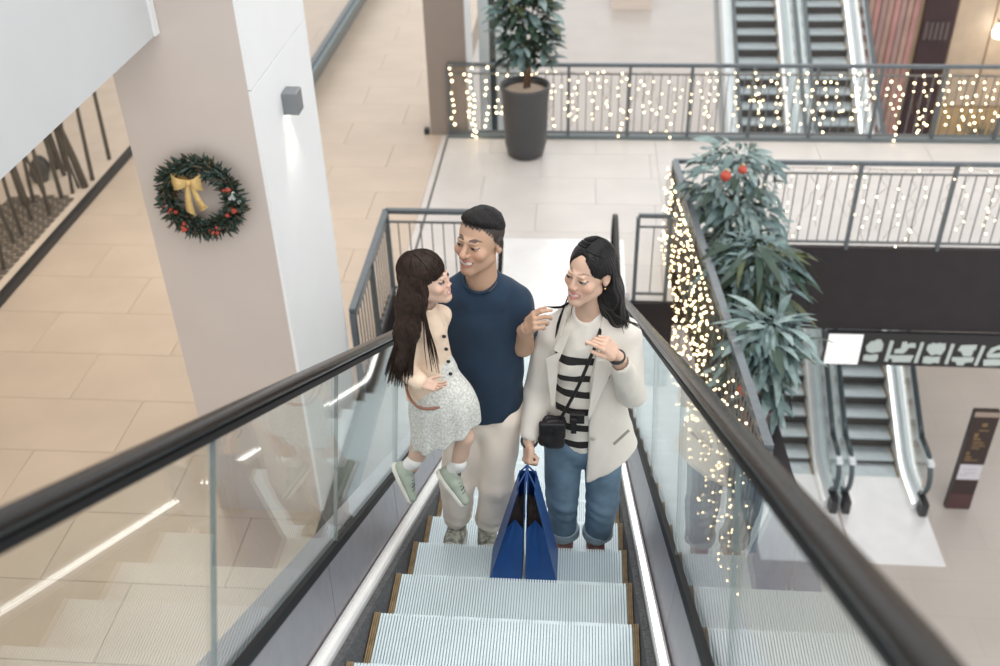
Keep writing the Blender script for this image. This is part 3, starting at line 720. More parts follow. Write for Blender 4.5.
# ------------------------------------------------------------------ background of the lower hall
bx = tag(MB().bbox((1.15, 34.2, F0), (2.5, 35.6, F0+.6), .05).build('bench', mat('pale_bench', (.70, .62, .55), .5), loc=(1.8, 34.9, F0)), 'pale block bench far away on the lower hall floor', 'bench')
BY = 20.5
wb = struct('wall_back', MB().box((5.62, BY, F0), (14, BY+.3, -3.5)), mat('shop_wood', (.46, .33, .22), .55, noise=(2, .2)), 'warm wood shop front beyond the hall escalators')
def pnl(name, x0, x1, z0, z1, c, dy=.06, rough=.5, label=None):
    o = MB().bbox((x0, BY-dy, z0), (x1, BY-.001, z1), .004).build(name, mat(name+'_%02d%02d' % (int(c[0]*99), int(c[2]*99)), c, rough, noise=(3, .12)), wb); return o
for i in range(9): pnl('rose_slat', 5.70+i*.125, 5.80+i*.125, -9.3, -3.6, (.40+.05*(i % 3), .26+.03*(i % 2), .24), .05+.01*(i % 2))
pnl('plum_pillar', 6.90, 7.50, F0, -3.6, (.05, .024, .026), .12)
pnl('beige_panel', 7.55, 8.25, -8.3, -3.6, (.55, .42, .30), .05); pnl('beige_panel', 8.29, 9.3, -8.3, -3.6, (.60, .45, .31), .05); pnl('beige_panel', 9.34, 10.6, -8.3, -3.6, (.60, .45, .31), .05)
pnl('gold_panel', 7.55, 8.9, F0, -8.35, (.50, .34, .17), .05); pnl('gold_panel', 8.95, 10.6, F0, -8.35, (.46, .33, .18), .05)
pnl('dark_opening', 5.7, 6.85, F0, -9.35, (.06, .035, .025), .03)
for i in range(5): pnl('plum_louvre', 6.95+.10*i, 7.02+.10*i, -6.9, -6.55, (.12, .09, .085), .15)
lp = thing('shop_lamp', 'bright white lamp on the far wood shop front', 'lamp', (8.35, BY-.4, -6.75))
MB().lathe((8.35, BY-.4, -6.75), [(0, 0), (.16, 0), (.18, .10), (.12, .22), (0, .24)], 16).build('shade', mat('lamp_glow', (1, 1, 1), .4, emit=((1, .97, .9), 4)), lp)
MB().bar((8.35, BY-.4, -6.53), (8.35, BY-.06, -6.53), .03).build('arm', M_black, lp)
fs = thing('flower_arrangement', 'dark feathery plant in front of the wood shop front', 'plant', (8.35, BY-.8, F0))
m_ = MB(); rr = random.Random(9)
for i in range(60):
    a = rr.uniform(0, 2*PI); L = rr.uniform(.3, .7); z = F0+1.6
    m_.tube([(8.35, BY-.8, z), (8.35+.3*L*math.cos(a), BY-.8+.3*L*math.sin(a), z+.6*L), (8.35+L*.7*math.cos(a), BY-.8+.6*L*math.sin(a), z+.75*L)], [.012, .014, .004], 4)
m_.build('fronds', GREENS[0], fs)
MB().lathe((8.35, BY-.8, F0), [(0, 0), (.2, 0), (.25, 1.5), (.18, 1.62), (0, 1.62)], 20).build('tall_vase', M_pot, fs)
# ------------------------------------------------------------------ sculpting: signed distance shapes -> one continuous mesh
def V3(*a): return np.array(a, dtype=np.float64)
class Sculpt:
    def __init__(s, res): s.h = res; s.ops = []; s.lo = np.full(3, 1e9); s.hi = np.full(3, -1e9); s.post = []
    def _grow(s, lo, hi): s.lo = np.minimum(s.lo, lo); s.hi = np.maximum(s.hi, hi)
    def cap(s, a, b, ra, rb=None, k=.02, sq=(1, 1, 1), sub=False):
        rb = ra if rb is None else rb; sq = V3(*sq); a = V3(*a); b = V3(*b); R = max(ra, rb)
        lo = np.minimum(a, b) - R*sq; hi = np.maximum(a, b) + R*sq
        def fn(p):
            A = a/sq; B = b/sq; q = p/sq; ab = B-A; L = max(1e-12, float(ab@ab))
            t = np.clip(((q-A)@ab)/L, 0, 1); d = q - A - t[..., None]*ab
            return (np.sqrt((d*d).sum(-1)) - (ra + (rb-ra)*t))*float(sq.min()**.5)
        s.ops.append((fn, lo, hi, k, sub)); 
        if not sub: s._grow(lo, hi)
        return s
    def chain(s, pts, rads, k=.02, sq=(1, 1, 1)):
        for i in range(len(pts)-1): s.cap(pts[i], pts[i+1], rads[i], rads[i+1], k, sq)
        return s
    def ell(s, c, r, k=.02, rot=None, sub=False):
        c = V3(*c); r = V3(*r); Rm = np.eye(3) if rot is None else np.array(rot); R = r.max()
        ext = np.abs(Rm)@r if rot is not None else r
        def fn(p):
            q = (p-c)@Rm/r; n = np.sqrt((q*q).sum(-1)); g = np.sqrt(((q/r)**2).sum(-1)) + 1e-9
            return n*(n-1)/g
        s.ops.append((fn, c-ext, c+ext, k, sub))
        if not sub: s._grow(c-ext, c+ext)
        return s
    def box(s, c, half, rad=.01, k=.01, rot=None, sub=False):
        c = V3(*c); half = V3(*half); Rm = np.eye(3) if rot is None else np.array(rot); ext = np.abs(Rm)@(half+rad)
        def fn(p):
            q = np.abs((p-c)@Rm) - half; return np.sqrt((np.maximum(q, 0)**2).sum(-1)) + np.minimum(q.max(-1), 0) - rad
        s.ops.append((fn, c-ext, c+ext, k, sub))
        if not sub: s._grow(c-ext, c+ext)
        return s
    def clip(s, pt, nrm, k=.004):
        """removes everything on the side the normal points to"""
        pt = V3(*pt); nrm = V3(*nrm); nrm = nrm/np.linalg.norm(nrm)
        s.ops.append((lambda p: -((p-pt)@nrm), None, None, k, True)); return s
    def polycut(s, poly, y0, y1, k=.006, axis=1):
        """removes a prism: polygon in XZ, between y0 and y1"""
        poly = np.array(poly, float)
        def fn(p):
            q = p[..., [0, 2]]; d = np.full(q.shape[:-1], 1e9); sgn_ = np.ones(q.shape[:-1]); n = len(poly)
            for i in range(n):
                a = poly[i]; b = poly[(i+1) % n]; e = b-a; w = q-a
                t = np.clip((w@e)/(e@e), 0, 1); bb = w - t[..., None]*e; d = np.minimum(d, (bb*bb).sum(-1))
                c1 = q[..., 1] >= a[1]; c2 = q[..., 1] < b[1]; c3 = e[0]*w[..., 1] > e[1]*w[..., 0]
                allc = (c1 & c2 & c3) | (~c1 & ~c2 & ~c3); sgn_ = np.where(allc, -sgn_, sgn_)
            d = np.sqrt(d)*sgn_; return np.maximum(d, np.maximum(y0-p[..., 1], p[..., 1]-y1))
        s.ops.append((fn, None, None, k, True)); return s
    def warp(s, f): s.post.append(f); return s
    def mesh(s, smooth=1):
        h = s.h; lo = s.lo - 4*h; hi = s.hi + 4*h; n = np.ceil((hi-lo)/h).astype(int)+1
        F = np.full(tuple(n), .5); ax = [lo[i] + h*np.arange(n[i]) for i in range(3)]
        for fn, a, b, k, sub in s.ops:
            if a is None: sl = [slice(0, n[i]) for i in range(3)]
            else:
                pad = k + 3*h + .012
                i0 = np.clip(np.floor((a-pad-lo)/h).astype(int), 0, n); i1 = np.clip(np.ceil((b+pad-lo)/h).astype(int)+1, 0, n)
                if (i1 <= i0).any(): continue
                sl = [slice(i0[i], i1[i]) for i in range(3)]
            P_ = np.stack(np.meshgrid(ax[0][sl[0]], ax[1][sl[1]], ax[2][sl[2]], indexing='ij'), -1)
            d = fn(P_); f = F[tuple(sl)]
            if sub: d = -d; w = np.clip(.5 - .5*(f-d)/k, 0, 1); F[tuple(sl)] = f*(1-w) + d*w + k*w*(1-w)
            else: w = np.clip(.5 + .5*(f-d)/k, 0, 1); F[tuple(sl)] = f*(1-w) + d*w - k*w*(1-w)
        if s.post:
            G = np.stack(np.meshgrid(*ax, indexing='ij'), -1)
            for f in s.post: F = F + f(G)
        F[0] = F[-1] = .1; F[:, 0] = F[:, -1] = .1; F[:, :, 0] = F[:, :, -1] = .1
        return nets(F, lo, h, smooth)
def nets(F, lo, h, smooth):
    S = F < 0; nx, ny, nz = F.shape
    cnt = sum(S[i:nx-1+i, j:ny-1+j, k:nz-1+k].astype(np.int8) for i in (0, 1) for j in (0, 1) for k in (0, 1))
    act = (cnt > 0) & (cnt < 8); idx = np.argwhere(act); vid = np.full(act.shape, -1, np.int64); vid[act] = np.arange(len(idx))
    pos = np.zeros((len(idx), 3)); w = np.zeros(len(idx)); I, J, K = idx.T
    C = [(0,0,0),(1,0,0),(0,1,0),(1,1,0),(0,0,1),(1,0,1),(0,1,1),(1,1,1)]
    for a in range(8):
        for b in range(a+1, 8):
            da = np.array(C[b]) - np.array(C[a])
            if np.abs(da).sum() != 1: continue
            fa = F[I+C[a][0], J+C[a][1], K+C[a][2]]; fb = F[I+C[b][0], J+C[b][1], K+C[b][2]]
            m = (fa < 0) != (fb < 0); t = np.where(m, fa/np.where(m, fa-fb, 1), 0)
            pos += np.where(m[:, None], np.array(C[a]) + t[:, None]*da, 0); w += m
    v = lo + h*(idx + pos/w[:, None])
    faces = []
    for ax in range(3):
        sh = [slice(None)]*3; s1 = list(sh); s0 = list(sh); s0[ax] = slice(0, -1); s1[ax] = slice(1, None)
        A = S[tuple(s0)]; B = S[tuple(s1)]; e = np.argwhere(A != B)
        o1, o2 = [(1, 2), (2, 0), (0, 1)][ax]
        e = e[(e[:, o1] > 0) & (e[:, o2] > 0)]
        def cell(d1, d2):
            q = e.copy(); q[:, o1] += d1; q[:, o2] += d2; return vid[q[:, 0], q[:, 1], q[:, 2]]
        q = np.stack([cell(-1, -1), cell(0, -1), cell(0, 0), cell(-1, 0)], 1)
        flip = ~A[e[:, 0], e[:, 1], e[:, 2]]; q[flip] = q[flip][:, ::-1]; faces.append(q)
    f = np.concatenate(faces); f = f[(f >= 0).all(1)]
    for _ in range(smooth):
        acc = np.zeros_like(v); c = np.zeros(len(v))
        for i in range(4):
            np.add.at(acc, f[:, i], v[f[:, (i+1) % 4]]); np.add.at(acc, f[:, i], v[f[:, i-1]]); np.add.at(c, f[:, i], 2)
        v = v*.5 + .5*acc/np.maximum(c, 1)[:, None]
    return v, f
def wave(amp, freqs, seed=0):
    g = np.random.default_rng(seed); D = [(g.normal(size=3)*V3(*freqs), g.uniform(0, 6.28)) for _ in range(5)]
    return lambda p: amp*sum(np.sin(p@d + ph) for d, ph in D)/3
def put(name, vf, m, parent, colors=None):
    v, f = vf; off = np.array(parent.location) if parent is not None else np.zeros(3)
    me = bpy.data.meshes.new(name); me.from_pydata((v-off).tolist(), [], f.tolist()); me.update()
    me.polygons.foreach_set('use_smooth', np.ones(len(me.polygons), bool))
    if colors is not None:
        at = me.color_attributes.new('Col', 'FLOAT_COLOR', 'POINT'); at.data.foreach_set('color', np.c_[colors, np.ones(len(colors))].ravel())
    me.materials.append(m); o = bpy.data.objects.new(name, me); return link(o, parent)
def join_vf(parts):
    vs_ = []; fs_ = []; n = 0
    for v, f in parts: vs_.append(v); fs_.append(f+n); n += len(v)
    return np.concatenate(vs_), np.concatenate(fs_)
def skin_mat(name, rough=.62):
    m = mat(name, (.6, .4, .3), rough, sss=.12); nt = m.node_tree; a = nt.nodes.new('ShaderNodeAttribute'); a.attribute_name = 'Col'
    nt.links.new(a.outputs['Color'], nt.nodes['Principled BSDF'].inputs['Base Color']); return m
M_skin = skin_mat('skin')
def frame(yaw, pitch, roll):
    """local head/hand frame: looks along -Y; yaw > 0 turns the face towards +X"""
    return np.array(Matrix.Rotation(yaw, 3, 'Z') @ Matrix.Rotation(pitch, 3, 'X') @ Matrix.Rotation(roll, 3, 'Y'))

# ---- head: local space, face towards -Y, chin at z=-.115, crown at +.118
def head_mesh(center, R, sc, st):
    w = st.get('w', 1.0); S = Sculpt(.0027)
    S.ell((0, .018, .032), (.076*w, .094, .086), .02)
    S.ell((0, -.022, -.035), (.060*w, .066, .078), .03)
    for s in (-1, 1):
        S.cap((s*.048*w, .0, -.062), (s*.012, -.068, -.100), .020, .017, .026)
        ck = st.get('cheek', 1.0); S.ell((s*.040*w, -.060*ck, -.026), (.024, .022, .022), .018)          # cheek
        S.ell((s*.078*w, .014, -.004), (.010, .021, .033), .006)           # ear
        S.ell((s*.086*w, .010, .000), (.006, .010, .016), .006, sub=True)
    S.ell((0, -.074, -.098), (.020, .018, .016), .018)                     # chin
    rg = st.get('ridge', .010); S.cap((-.034, -.082, .024), (.034, -.082, .024), rg, rg, .016)     # brow
    nb = st.get('nose', 1.0)
    S.cap((0, -.085, .012), (0, -.103*(.5+.5*nb), -.024), .0075, .0115*nb, .010)
    for s in (-1, 1):
        S.ell((s*.0115*nb, -.094, -.029), (.0085, .010, .0075), .006)
        S.ell((s*.031, -.0965, .004), (.017, .014, .0085), .010, sub=True)
        S.ell((s*.031, -.0765, .004), (.0155, .0125, .0105), .003)         # eyeball and lids
    S.ell((0, -.076, -.060), (.030, .018, .022), .014)                     # muzzle
    mw = st.get('mouth', 1.0)
    if st.get('smile', True):
        S.ell((0, -.098, -.062), (.0265*mw, .016, .0105), .004, sub=True)
        S.cap((-.024*mw, -.078, -.0520), (0, -.0945, -.0560), .0035, .0040, .004); S.cap((.024*mw, -.078, -.0520), (0, -.0945, -.0565), .0035, .0042, .004)
        S.cap((-.024*mw, -.077, -.056), (0, -.0900, -.0790), .0035, .0052, .004); S.cap((.024*mw, -.077, -.056), (0, -.0900, -.0790), .0035, .0052, .004)
        S.ell((0, -.083, -.0605), (.0235*mw, .0085, .0088), .002)                # teeth
    else:
        S.cap((-.018, -.084, -.058), (.018, -.084, -.058), .004, .004, .004); S.cap((-.015, -.086, -.067), (.015, -.086, -.067), .005, .005, .004)
    S.cap((0, .020, -.05), (0, .034, -.19), .050*st.get('neck', 1), .056*st.get('neck', 1), .022)
    v, f = S.mesh(1)
    x, y, z = v.T; ax = np.abs(x)
    base_ = np.array(st['skin']); c = np.tile(base_, (len(v), 1)); front = y < -.05
    def blend(mask, col, a=1.0):
        mm = np.clip(mask, 0, 1)[:, None]*a; c[:] = c*(1-mm) + np.array(col)*mm
    blend(np.exp(-((ax-.043)**2/.0003 + (z+.03)**2/.0003))*front, st.get('blush', base_*np.array([1.08, .78, .75])), .6)
    blend(np.exp(-((ax)**2/.0004 + (z+.028)**2/.0003))*front, base_*np.array([1.05, .85, .8]), .4)
    if st.get('stubble'): blend(np.exp(-((ax)**2/.0016 + (z+.085)**2/.0009))*front + (z < -.045)*front*.3, base_*np.array([.72, .70, .72]), .30)
    # eyes
    ex = (ax-.031)
    zc = .004 - ex*ex*11 + ex*.06; half = np.where(np.abs(ex) < .0165, st.get('eye', .0042)*np.sqrt(np.clip(1-(ex/.0165)**2, 0, 1)), -1)
    ine = (np.abs(z-zc) < half) & front
    c[ine] = (.34, .30, .28); iris = ine & (np.abs(ex + st.get('gaze', 0)*np.sign(x)) < .0072); c[iris] = (.02, .012, .01)
    lid = front & (np.abs(ex) < .0185) & (z - zc > half-.0002) & (z - zc < half+.0028); c[lid] = (.022, .015, .012)
    low = front & (np.abs(ex) < .015) & (zc - z > half) & (zc - z < half+.0016); c[low] = c[low]*.55
    # brows
    bz = .0300 + .0045*np.sin(np.clip((ax-.008)/.046, 0, 1)*PI*.95) - .003*np.clip((ax-.03)/.02, 0, 1)
    bt = st.get('brow', .0042)*np.clip(1.15-np.abs(ax-.028)/.026, .25, 1)
    blend(((np.abs(z-bz) < bt) & (ax > .011) & (ax < .052) & (y < -.045))*1.0, st['hair'], st.get('browa', .85))
    # mouth
    if st.get('smile', True):
        xr = x; x = x/mw; ax = ax/mw; mz = -.0640 + 14*x*x*.65
        teeth = front & (ax < .0240) & (np.abs(z - mz - .0020) < .0072*np.sqrt(np.clip(1-(x/.0245)**2, 0, 1))) & (y > -.0925)
        lips = front & (ax < .028) & (np.abs(z-mz) < .0165*np.sqrt(np.clip(1-(x/.028)**2, 0, 1))) & (y < -.072)
        blend(lips*1.0, st['lip'], .85); c[teeth] = (.80, .77, .72)
        x = xr; ax = np.abs(x); corner = front & (np.abs(ax/mw-.0245) < .003) & (np.abs(z+.057) < .003); c[corner] *= .5
    else:
        lips = front & (ax < .019) & (np.abs(z+.0625) < .0085); blend(lips*1.0, st['lip'], .85)
        c[front & (ax < .017) & (np.abs(z+.0625) < .0013)] = (.10, .04, .04)
    c[(np.abs(ax-.0085) < .0035) & (np.abs(z+.0345) < .0022) & (y < -.088)] *= .35      # nostrils
    if 'scalp' in st:
        nz = .006*np.sin(x*310 + y*170)*np.sin(z*260 - x*90); blend(st['scalp'](x, y, z, nz), st['hair'], .97)
    return v*sc@R.T + V3(*center), f, c
def tint(v, base_, red=.0):
    c = np.tile(np.array(base_), (len(v), 1)); n = (np.sin(v@V3(61, 37, 53))*.03 + 1)[:, None]; return c*n

# ---- hand: wrist at origin, fingers along +X, palm facing -Z, thumb side +Y (mirror with side=-1)
def hand_mesh(wrist, R, sc, curls, spread=1.0, thumb=(.6, .3), side=1, wr=.026, res=.0023):
    S = Sculpt(res)
    S.cap((-.05, 0, 0), (.012, 0, 0), wr, wr*.92, .01, sq=(1, 1, .82))
    S.box((.048, 0, 0), (.034, .030, .004), .010, .012); S.ell((.022, .022, -.008), (.030, .018, .015), .014); S.ell((.03, -.02, -.007), (.03, .016, .013), .012)
    ys = (.031, .0105, -.0105, -.030); Ls = (.040, .045, .042, .033); rs = (.0098, .0102, .0098, .0086); bx = (.088, .092, .088, .080)
    for i in range(4):
        c = curls[i]; d = spread*(1.5-i)*.05; p = V3(bx[i], ys[i], .002); a = 0.0
        for j, (l, r) in enumerate(((Ls[i], rs[i]), (Ls[i]*.62, rs[i]*.93), (Ls[i]*.5, rs[i]*.84))):
            a += (c[j] if hasattr(c, '__len__') else c*(1.0, 1.15, .7)[j])
            q = p + l*V3(math.cos(a)*math.cos(d), math.cos(a)*math.sin(d), -math.sin(a)); S.cap(p, q, r, r*.93, .004); p = q
        S.ell((bx[i]-.004, ys[i], .007), (.011, .010, .009), .008)
    t0 = V3(.020, .030, -.006); a, b = thumb
    d1 = V3(math.cos(a), math.sin(a), -.35*b); d1 /= np.linalg.norm(d1); t1 = t0 + .040*d1
    d2 = V3(math.cos(a*.45), math.sin(a*.45), -b); d2 /= np.linalg.norm(d2); t2 = t1 + .034*d2; t3 = t2 + .024*(d2*.9 + V3(.2, -.1, -.1))
    S.cap(t0, t1, .0155, .012, .010); S.cap(t1, t2, .012, .0108, .004); S.cap(t2, t3, .0106, .0085, .004)
    v, f = S.mesh(1)
    if side < 0: v = v*V3(1, -1, 1); f = f[:, ::-1]
    return v*sc@R.T + V3(*wrist), f
def axes(x, z):
    """rotation whose +X is the finger direction and +Z the back of the hand"""
    x = V3(*x); x /= np.linalg.norm(x); z = V3(*z); z = z - x*(z@x); z /= np.linalg.norm(z); return np.stack([x, np.cross(z, x), z], 1)

def strands(name, m, parent, guides, rad=.0024, n=4):
    mb = MB()
    for g in guides:
        t = np.linspace(0, 1, len(g)); mb.tube(g, [rad*(1-.75*q**3) for q in t], n, cap=False)
    o = mb.build(name, m, parent); return o
def bez(pts, n=10):
    pts = [V3(*p) for p in pts]; out = []
    m = len(pts)
    for u in np.linspace(0, m-1-1e-6, n):            # Catmull-Rom
        i = int(u); t = u-i; p0 = pts[max(i-1, 0)]; p1 = pts[i]; p2 = pts[i+1]; p3 = pts[min(i+2, m-1)]
        out.append(.5*((2*p1) + (-p0+p2)*t + (2*p0-5*p1+4*p2-p3)*t*t + (-p0+3*p1-3*p2+p3)*t**3))
    return out
# ------------------------------------------------------------------ people
def cloth(name, c, rough=.85, noise=(14, .05), bump=(260, .25, .002), sheen=.1): return mat(name, c, rough, noise=noise, bump=bump, sheen=sheen)
def xf(v, R, c, sc=1.0): return v*sc@R.T + V3(*c)
def shoe(root, origin, R, L, m_up, m_sole, m_lace, lace=True):
    k = L/.28
    S = Sculpt(.004); S.cap((-.075, 0, .050), (.01, 0, .058), .040, .042, .02); S.cap((.0, 0, .050), (.125, 0, .036), .044, .036, .02, sq=(1, 1.05, .82)); S.cap((-.045, 0, .05), (-.05, 0, .095), .044, .043, .015)
    S.cap((-.048, 0, .09), (-.05, 0, .14), .034, .034, .004, sub=True); S.clip((0, 0, .018), (0, 0, -1))
    v, f = S.mesh(1); up_ = put('shoe', (xf(v, R, origin, k), f), m_up, root)
    S = Sculpt(.004); S.cap((-.075, 0, .012), (.0, 0, .012), .044, .043, .01, sq=(1, 1, .9)); S.cap((.0, 0, .012), (.125, 0, .012), .046, .040, .02, sq=(1, 1, .9)); S.clip((0, 0, .026), (0, 0, 1)); S.clip((0, 0, 0), (0, 0, -1))
    v, f = S.mesh(1); v, f = xf(v, R, origin, k), f
    off = V3(*up_.location)
    put('sole', (v, f), m_sole, root)
    if lace:
        mb = MB()
        for i in range(4):
            x = .015+.022*i; z = .096-.008*i
            mb.tube([tuple(xf(V3(x, y_, z - abs(y_)*9*abs(y_)), R, origin, k)) for y_ in (-.03, -.015, 0, .015, .03)], .0032*k, 5)
        mb.build('laces', m_lace, root)
def cap_hair(center, R, sc, build, res=.004):
    S = Sculpt(res); build(S); v, f = S.mesh(1); return xf(v, R, center, sc), f
TREAD = -3.757

# ============ man
man = thing('person', 'man in a navy t-shirt and cream trousers carrying the little girl on the escalator', 'person', (-.2, 3.5, TREAD))
HCm = V3(-.150, 3.462, -1.978); Rm_ = frame(math.radians(-29), math.radians(-5), math.radians(2)); SKm = np.array((.50, .315, .215))
hv, hf, hc = head_mesh(HCm, Rm_, 1.05, dict(skin=SKm, hair=(.016, .013, .013), lip=(.40, .17, .14), ridge=.0085, mouth=1.22, stubble=True, brow=.0046, eye=.0030, w=1.07, nose=1.12, neck=1.08, scalp=lambda x, y, z, n: np.clip(np.minimum((z + n - np.where(y < -.02, .058 + (-.02-y)*.22 - np.clip(np.abs(x)-.05, 0, 1)*.9, .020 - (y+.02)*1.15))/.010, 1), 0, 1)*(z > -.075)))
S = Sculpt(.006)
S.chain([(-.005, 3.50, -2.34), (.018, 3.485, -2.505), (.038, 3.385, -2.345)], [.045, .044, .029], .02)
S.chain([(-.33, 3.50, -2.30), (-.43, 3.44, -2.55), (-.37, 3.31, -2.68), (-.345, 3.30, -2.685)], [.045, .042, .032, .03], .02)
S.cap((-.155, 3.49, -2.10), (-.155, 3.5, -2.32), .058, .075, .03); S.cap((-.33, 3.50, -2.32), (.01, 3.50, -2.32), .05, .05, .03)
bv, bf = S.mesh(1)
hnd = hand_mesh((.039, 3.378, -2.335), axes((.42, -.42, .62), (-.70, -.35, .25)), .90, [.45, .85, 1.0, 1.05], thumb=(.55, .7), side=1, wr=.027)
hnd2 = hand_mesh((-.36, 3.305, -2.69), axes((1, -.12, .0), (0, -.2, -1)), 1.0, [.3, .35, .4, .5], side=-1)
pts = [(hv, hf), (bv, bf), hnd, hnd2]
put('body', join_vf(pts), M_skin, man, np.concatenate([hc] + [tint(q[0], SKm*1.02) for q in pts[1:]]))
def hb(S):
    S.ell((0, .016, .044), (.0820, .0965, .0840), .01); S.ell((0, -.03, .092), (.058, .050, .030), .02); S.clip((0, .0, .052), (0, -.50, -1), .03)
    S.warp(wave(.0020, (190, 190, 120), 3))
put('hair', cap_hair(HCm, Rm_, 1.05, hb, .0035), mat('man_hair', (.012, .011, .011), .6, spec=.2, noise=(90, .6), bump=(240, .8, .004)), man)
M_navy = cloth('navy_cotton', (.009, .028, .058), .9, (10, .10))
S = Sculpt(.006)
S.cap((-.157, 3.505, -2.38), (-.157, 3.505, -2.62), .178, .165, .03, sq=(1, .64, 1)); S.cap((-.157, 3.50, -2.62), (-.157, 3.50, -2.98), .165, .172, .03, sq=(1, .68, 1))
S.cap((-.31, 3.505, -2.305), (-.005, 3.505, -2.305), .066, .066, .05); S.cap((-.25, 3.50, -2.26), (-.06, 3.50, -2.26), .055, .055, .04)
S.cap((.0, 3.503, -2.325), (.014, 3.494, -2.420), .070, .068, .022); S.cap((-.315, 3.503, -2.315), (-.39, 3.47, -2.46), .070, .066, .025)
S.cap((-.155, 3.515, -2.185), (-.02, 3.508, -2.285), .060, .066, .03); S.cap((-.155, 3.515, -2.185), (-.30, 3.508, -2.285), .060, .066, .03)
S.cap((-.21, 3.465, -2.245), (-.10, 3.465, -2.245), .056, .056, .03)
S.ell((-.155, 3.428, -2.130), (.068, .080, .060), .012, sub=True); S.cap((-.152, 3.49, -2.00), (-.155, 3.50, -2.20), .064, .064, .008, sub=True)
S.clip((0, 3.40, -2.865), (.03, .22, -1), .006)
S.warp(wave(.0045, (26, 20, 14), 5)); S.warp(wave(.0022, (60, 40, 34), 15)); put('t_shirt', S.mesh(1), M_navy, man)
o = MB().tube([tuple(V3(-.154, 3.487, -2.160) + V3(.066*math.cos(a), .072*math.sin(a) - .010, .030*math.sin(a))) for a in np.linspace(0, 2*PI, 25)], .006, 6, cap=False).build('collar', M_navy, man)
M_cream = cloth('cream_cotton', (.88, .78, .68), .9, (7, .05))
S = Sculpt(.0065)
S.cap((-.235, 3.505, -2.88), (-.08, 3.505, -2.88), .098, .098, .04, sq=(1, .9, 1)); S.cap((-.157, 3.505, -2.78), (-.157, 3.505, -2.9), .15, .15, .04, sq=(1, .68, 1))
S.chain([(-.245, 3.495, -2.90), (-.295, 3.455, -3.27), (-.325, 3.495, -3.64)], [.102, .082, .066], .025); S.chain([(-.085, 3.495, -2.90), (-.115, 3.445, -3.27), (-.168, 3.495, -3.64)], [.100, .080, .066], .025)
S.clip((0, 3.44, -3.565), (0, .25, -1)); S.clip((0, 0, -2.75), (0, 0, 1))
S.warp(wave(.006, (28, 24, 16), 8)); S.warp(lambda p: .004*np.sin(p[..., 2]*95 + p[..., 0]*20)*np.clip((-3.42-p[..., 2])*6, 0, 1))
put('trousers', S.mesh(1), M_cream, man)
M_camo = mat('camouflage_fabric', (.30, .30, .25), .8, noise=(38, .75)); M_sole = mat('white_rubber', (.70, .69, .65), .6); M_lace = mat('pale_lace', (.62, .60, .55), .8)
for x, a in ((-.338, -.15), (-.172, .12)):
    shoe(man, (x, 3.50, TREAD), np.array(Matrix.Rotation(-PI/2 + a, 3, 'Z')), .29, M_camo, M_sole, M_lace)

# ============ little girl on his arm
girl = thing('person', 'little girl with long dark hair, beige cardigan and pale dress, held by the man', 'person', (-.33, 3.24, -3.12))
HCg = V3(-.335, 3.262, -2.035); Rg = frame(math.radians(78), math.radians(-6), math.radians(-3)); SKg = np.array((.63, .43, .33))
hv, hf, hc = head_mesh(V3(-.329, 3.260, -2.038), Rg, .845, dict(skin=SKg, hair=(.03, .016, .012), lip=(.52, .20, .18), smile=True, mouth=.8, ridge=.005, cheek=.97, brow=.003, eye=.0062, w=1.03, nose=.80, neck=.78))
S = Sculpt(.005)
S.cap((-.345, 3.27, -2.12), (-.36, 3.27, -2.30), .040, .05, .02); S.cap((-.36, 3.27, -2.30), (-.34, 3.27, -2.60), .07, .08, .03)
S.chain([(-.41, 3.22, -2.25), (-.430, 3.165, -2.40), (-.352, 3.105, -2.425)], [.034, .030, .021], .012)
S.chain([(-.36, 3.26, -2.60), (-.375, 3.225, -2.74), (-.410, 3.215, -2.83), (-.452, 3.215, -2.97)], [.060, .045, .038, .028], .015)
S.chain([(-.31, 3.26, -2.60), (-.235, 3.215, -2.68), (-.212, 3.195, -2.77), (-.258, 3.195, -2.95)], [.060, .045, .038, .028], .015)
S.ell((-.418, 3.225, -2.89), (.030, .034, .055), .015); S.ell((-.230, 3.208, -2.86), (.030, .034, .05), .015)
bv, bf = S.mesh(1)
hnd = hand_mesh((-.352, 3.103, -2.426), axes((1, -.25, -.05), (.1, .35, -.9)), .56, [.25, .3, .35, .45], spread=1.6, thumb=(.8, .2), side=-1, wr=.030)
pts = [(hv, hf), (bv, bf), hnd]
put('body', join_vf(pts), M_skin, girl, np.concatenate([hc] + [tint(q[0], SKg) for q in pts[1:]]))
M_ghair = mat('dark_brown_hair', (.024, .013, .009), .42, spec=.22, noise=(50, .5), bump=(160, .5, .003))
def hb(S):
    S.ell((0, .022, .040), (.084, .103, .090), .01); S.ell((0, -.125, -.070), (.12, .105, .094), .012, sub=True)
    S.ell((-.080, .020, -.015), (.017, .036, .06), .02); S.chain([(-.050, .050, .0), (-.058, .066, -.14), (-.075, .085, -.20)], [.048, .046, .030], .03, sq=(.8, 1.1, 1)); S.chain([(.05, .05, .0), (.055, .06, -.14)], [.045, .042], .03); S.chain([(0, .07, .0), (-.01, .090, -.16), (-.02, .11, -.22)], [.056, .054, .036], .03)
    S.warp(lambda p: .0022*np.sin(np.arctan2(p[..., 0], p[..., 1])*46))
put('hair', cap_hair(HCg, Rg, .90, hb, .004), M_ghair, girl)
rr = random.Random(3); G = []
def loc(p): return tuple(xf(V3(*p), Rg, HCg, .90))
def arc(d0, d1, n, k=1.012):                               # path over the scalp ellipsoid
    d0 = V3(*d0)/np.linalg.norm(d0); d1 = V3(*d1)/np.linalg.norm(d1); w = math.acos(max(-1, min(1, float(d0@d1)))); out = []
    for t in np.linspace(0, 1, n):
        d = (math.sin((1-t)*w)*d0 + math.sin(t*w)*d1)/math.sin(w); out.append((d[0]*.084*k, .022 + d[1]*.103*k, .040 + d[2]*.090*k))
    return out
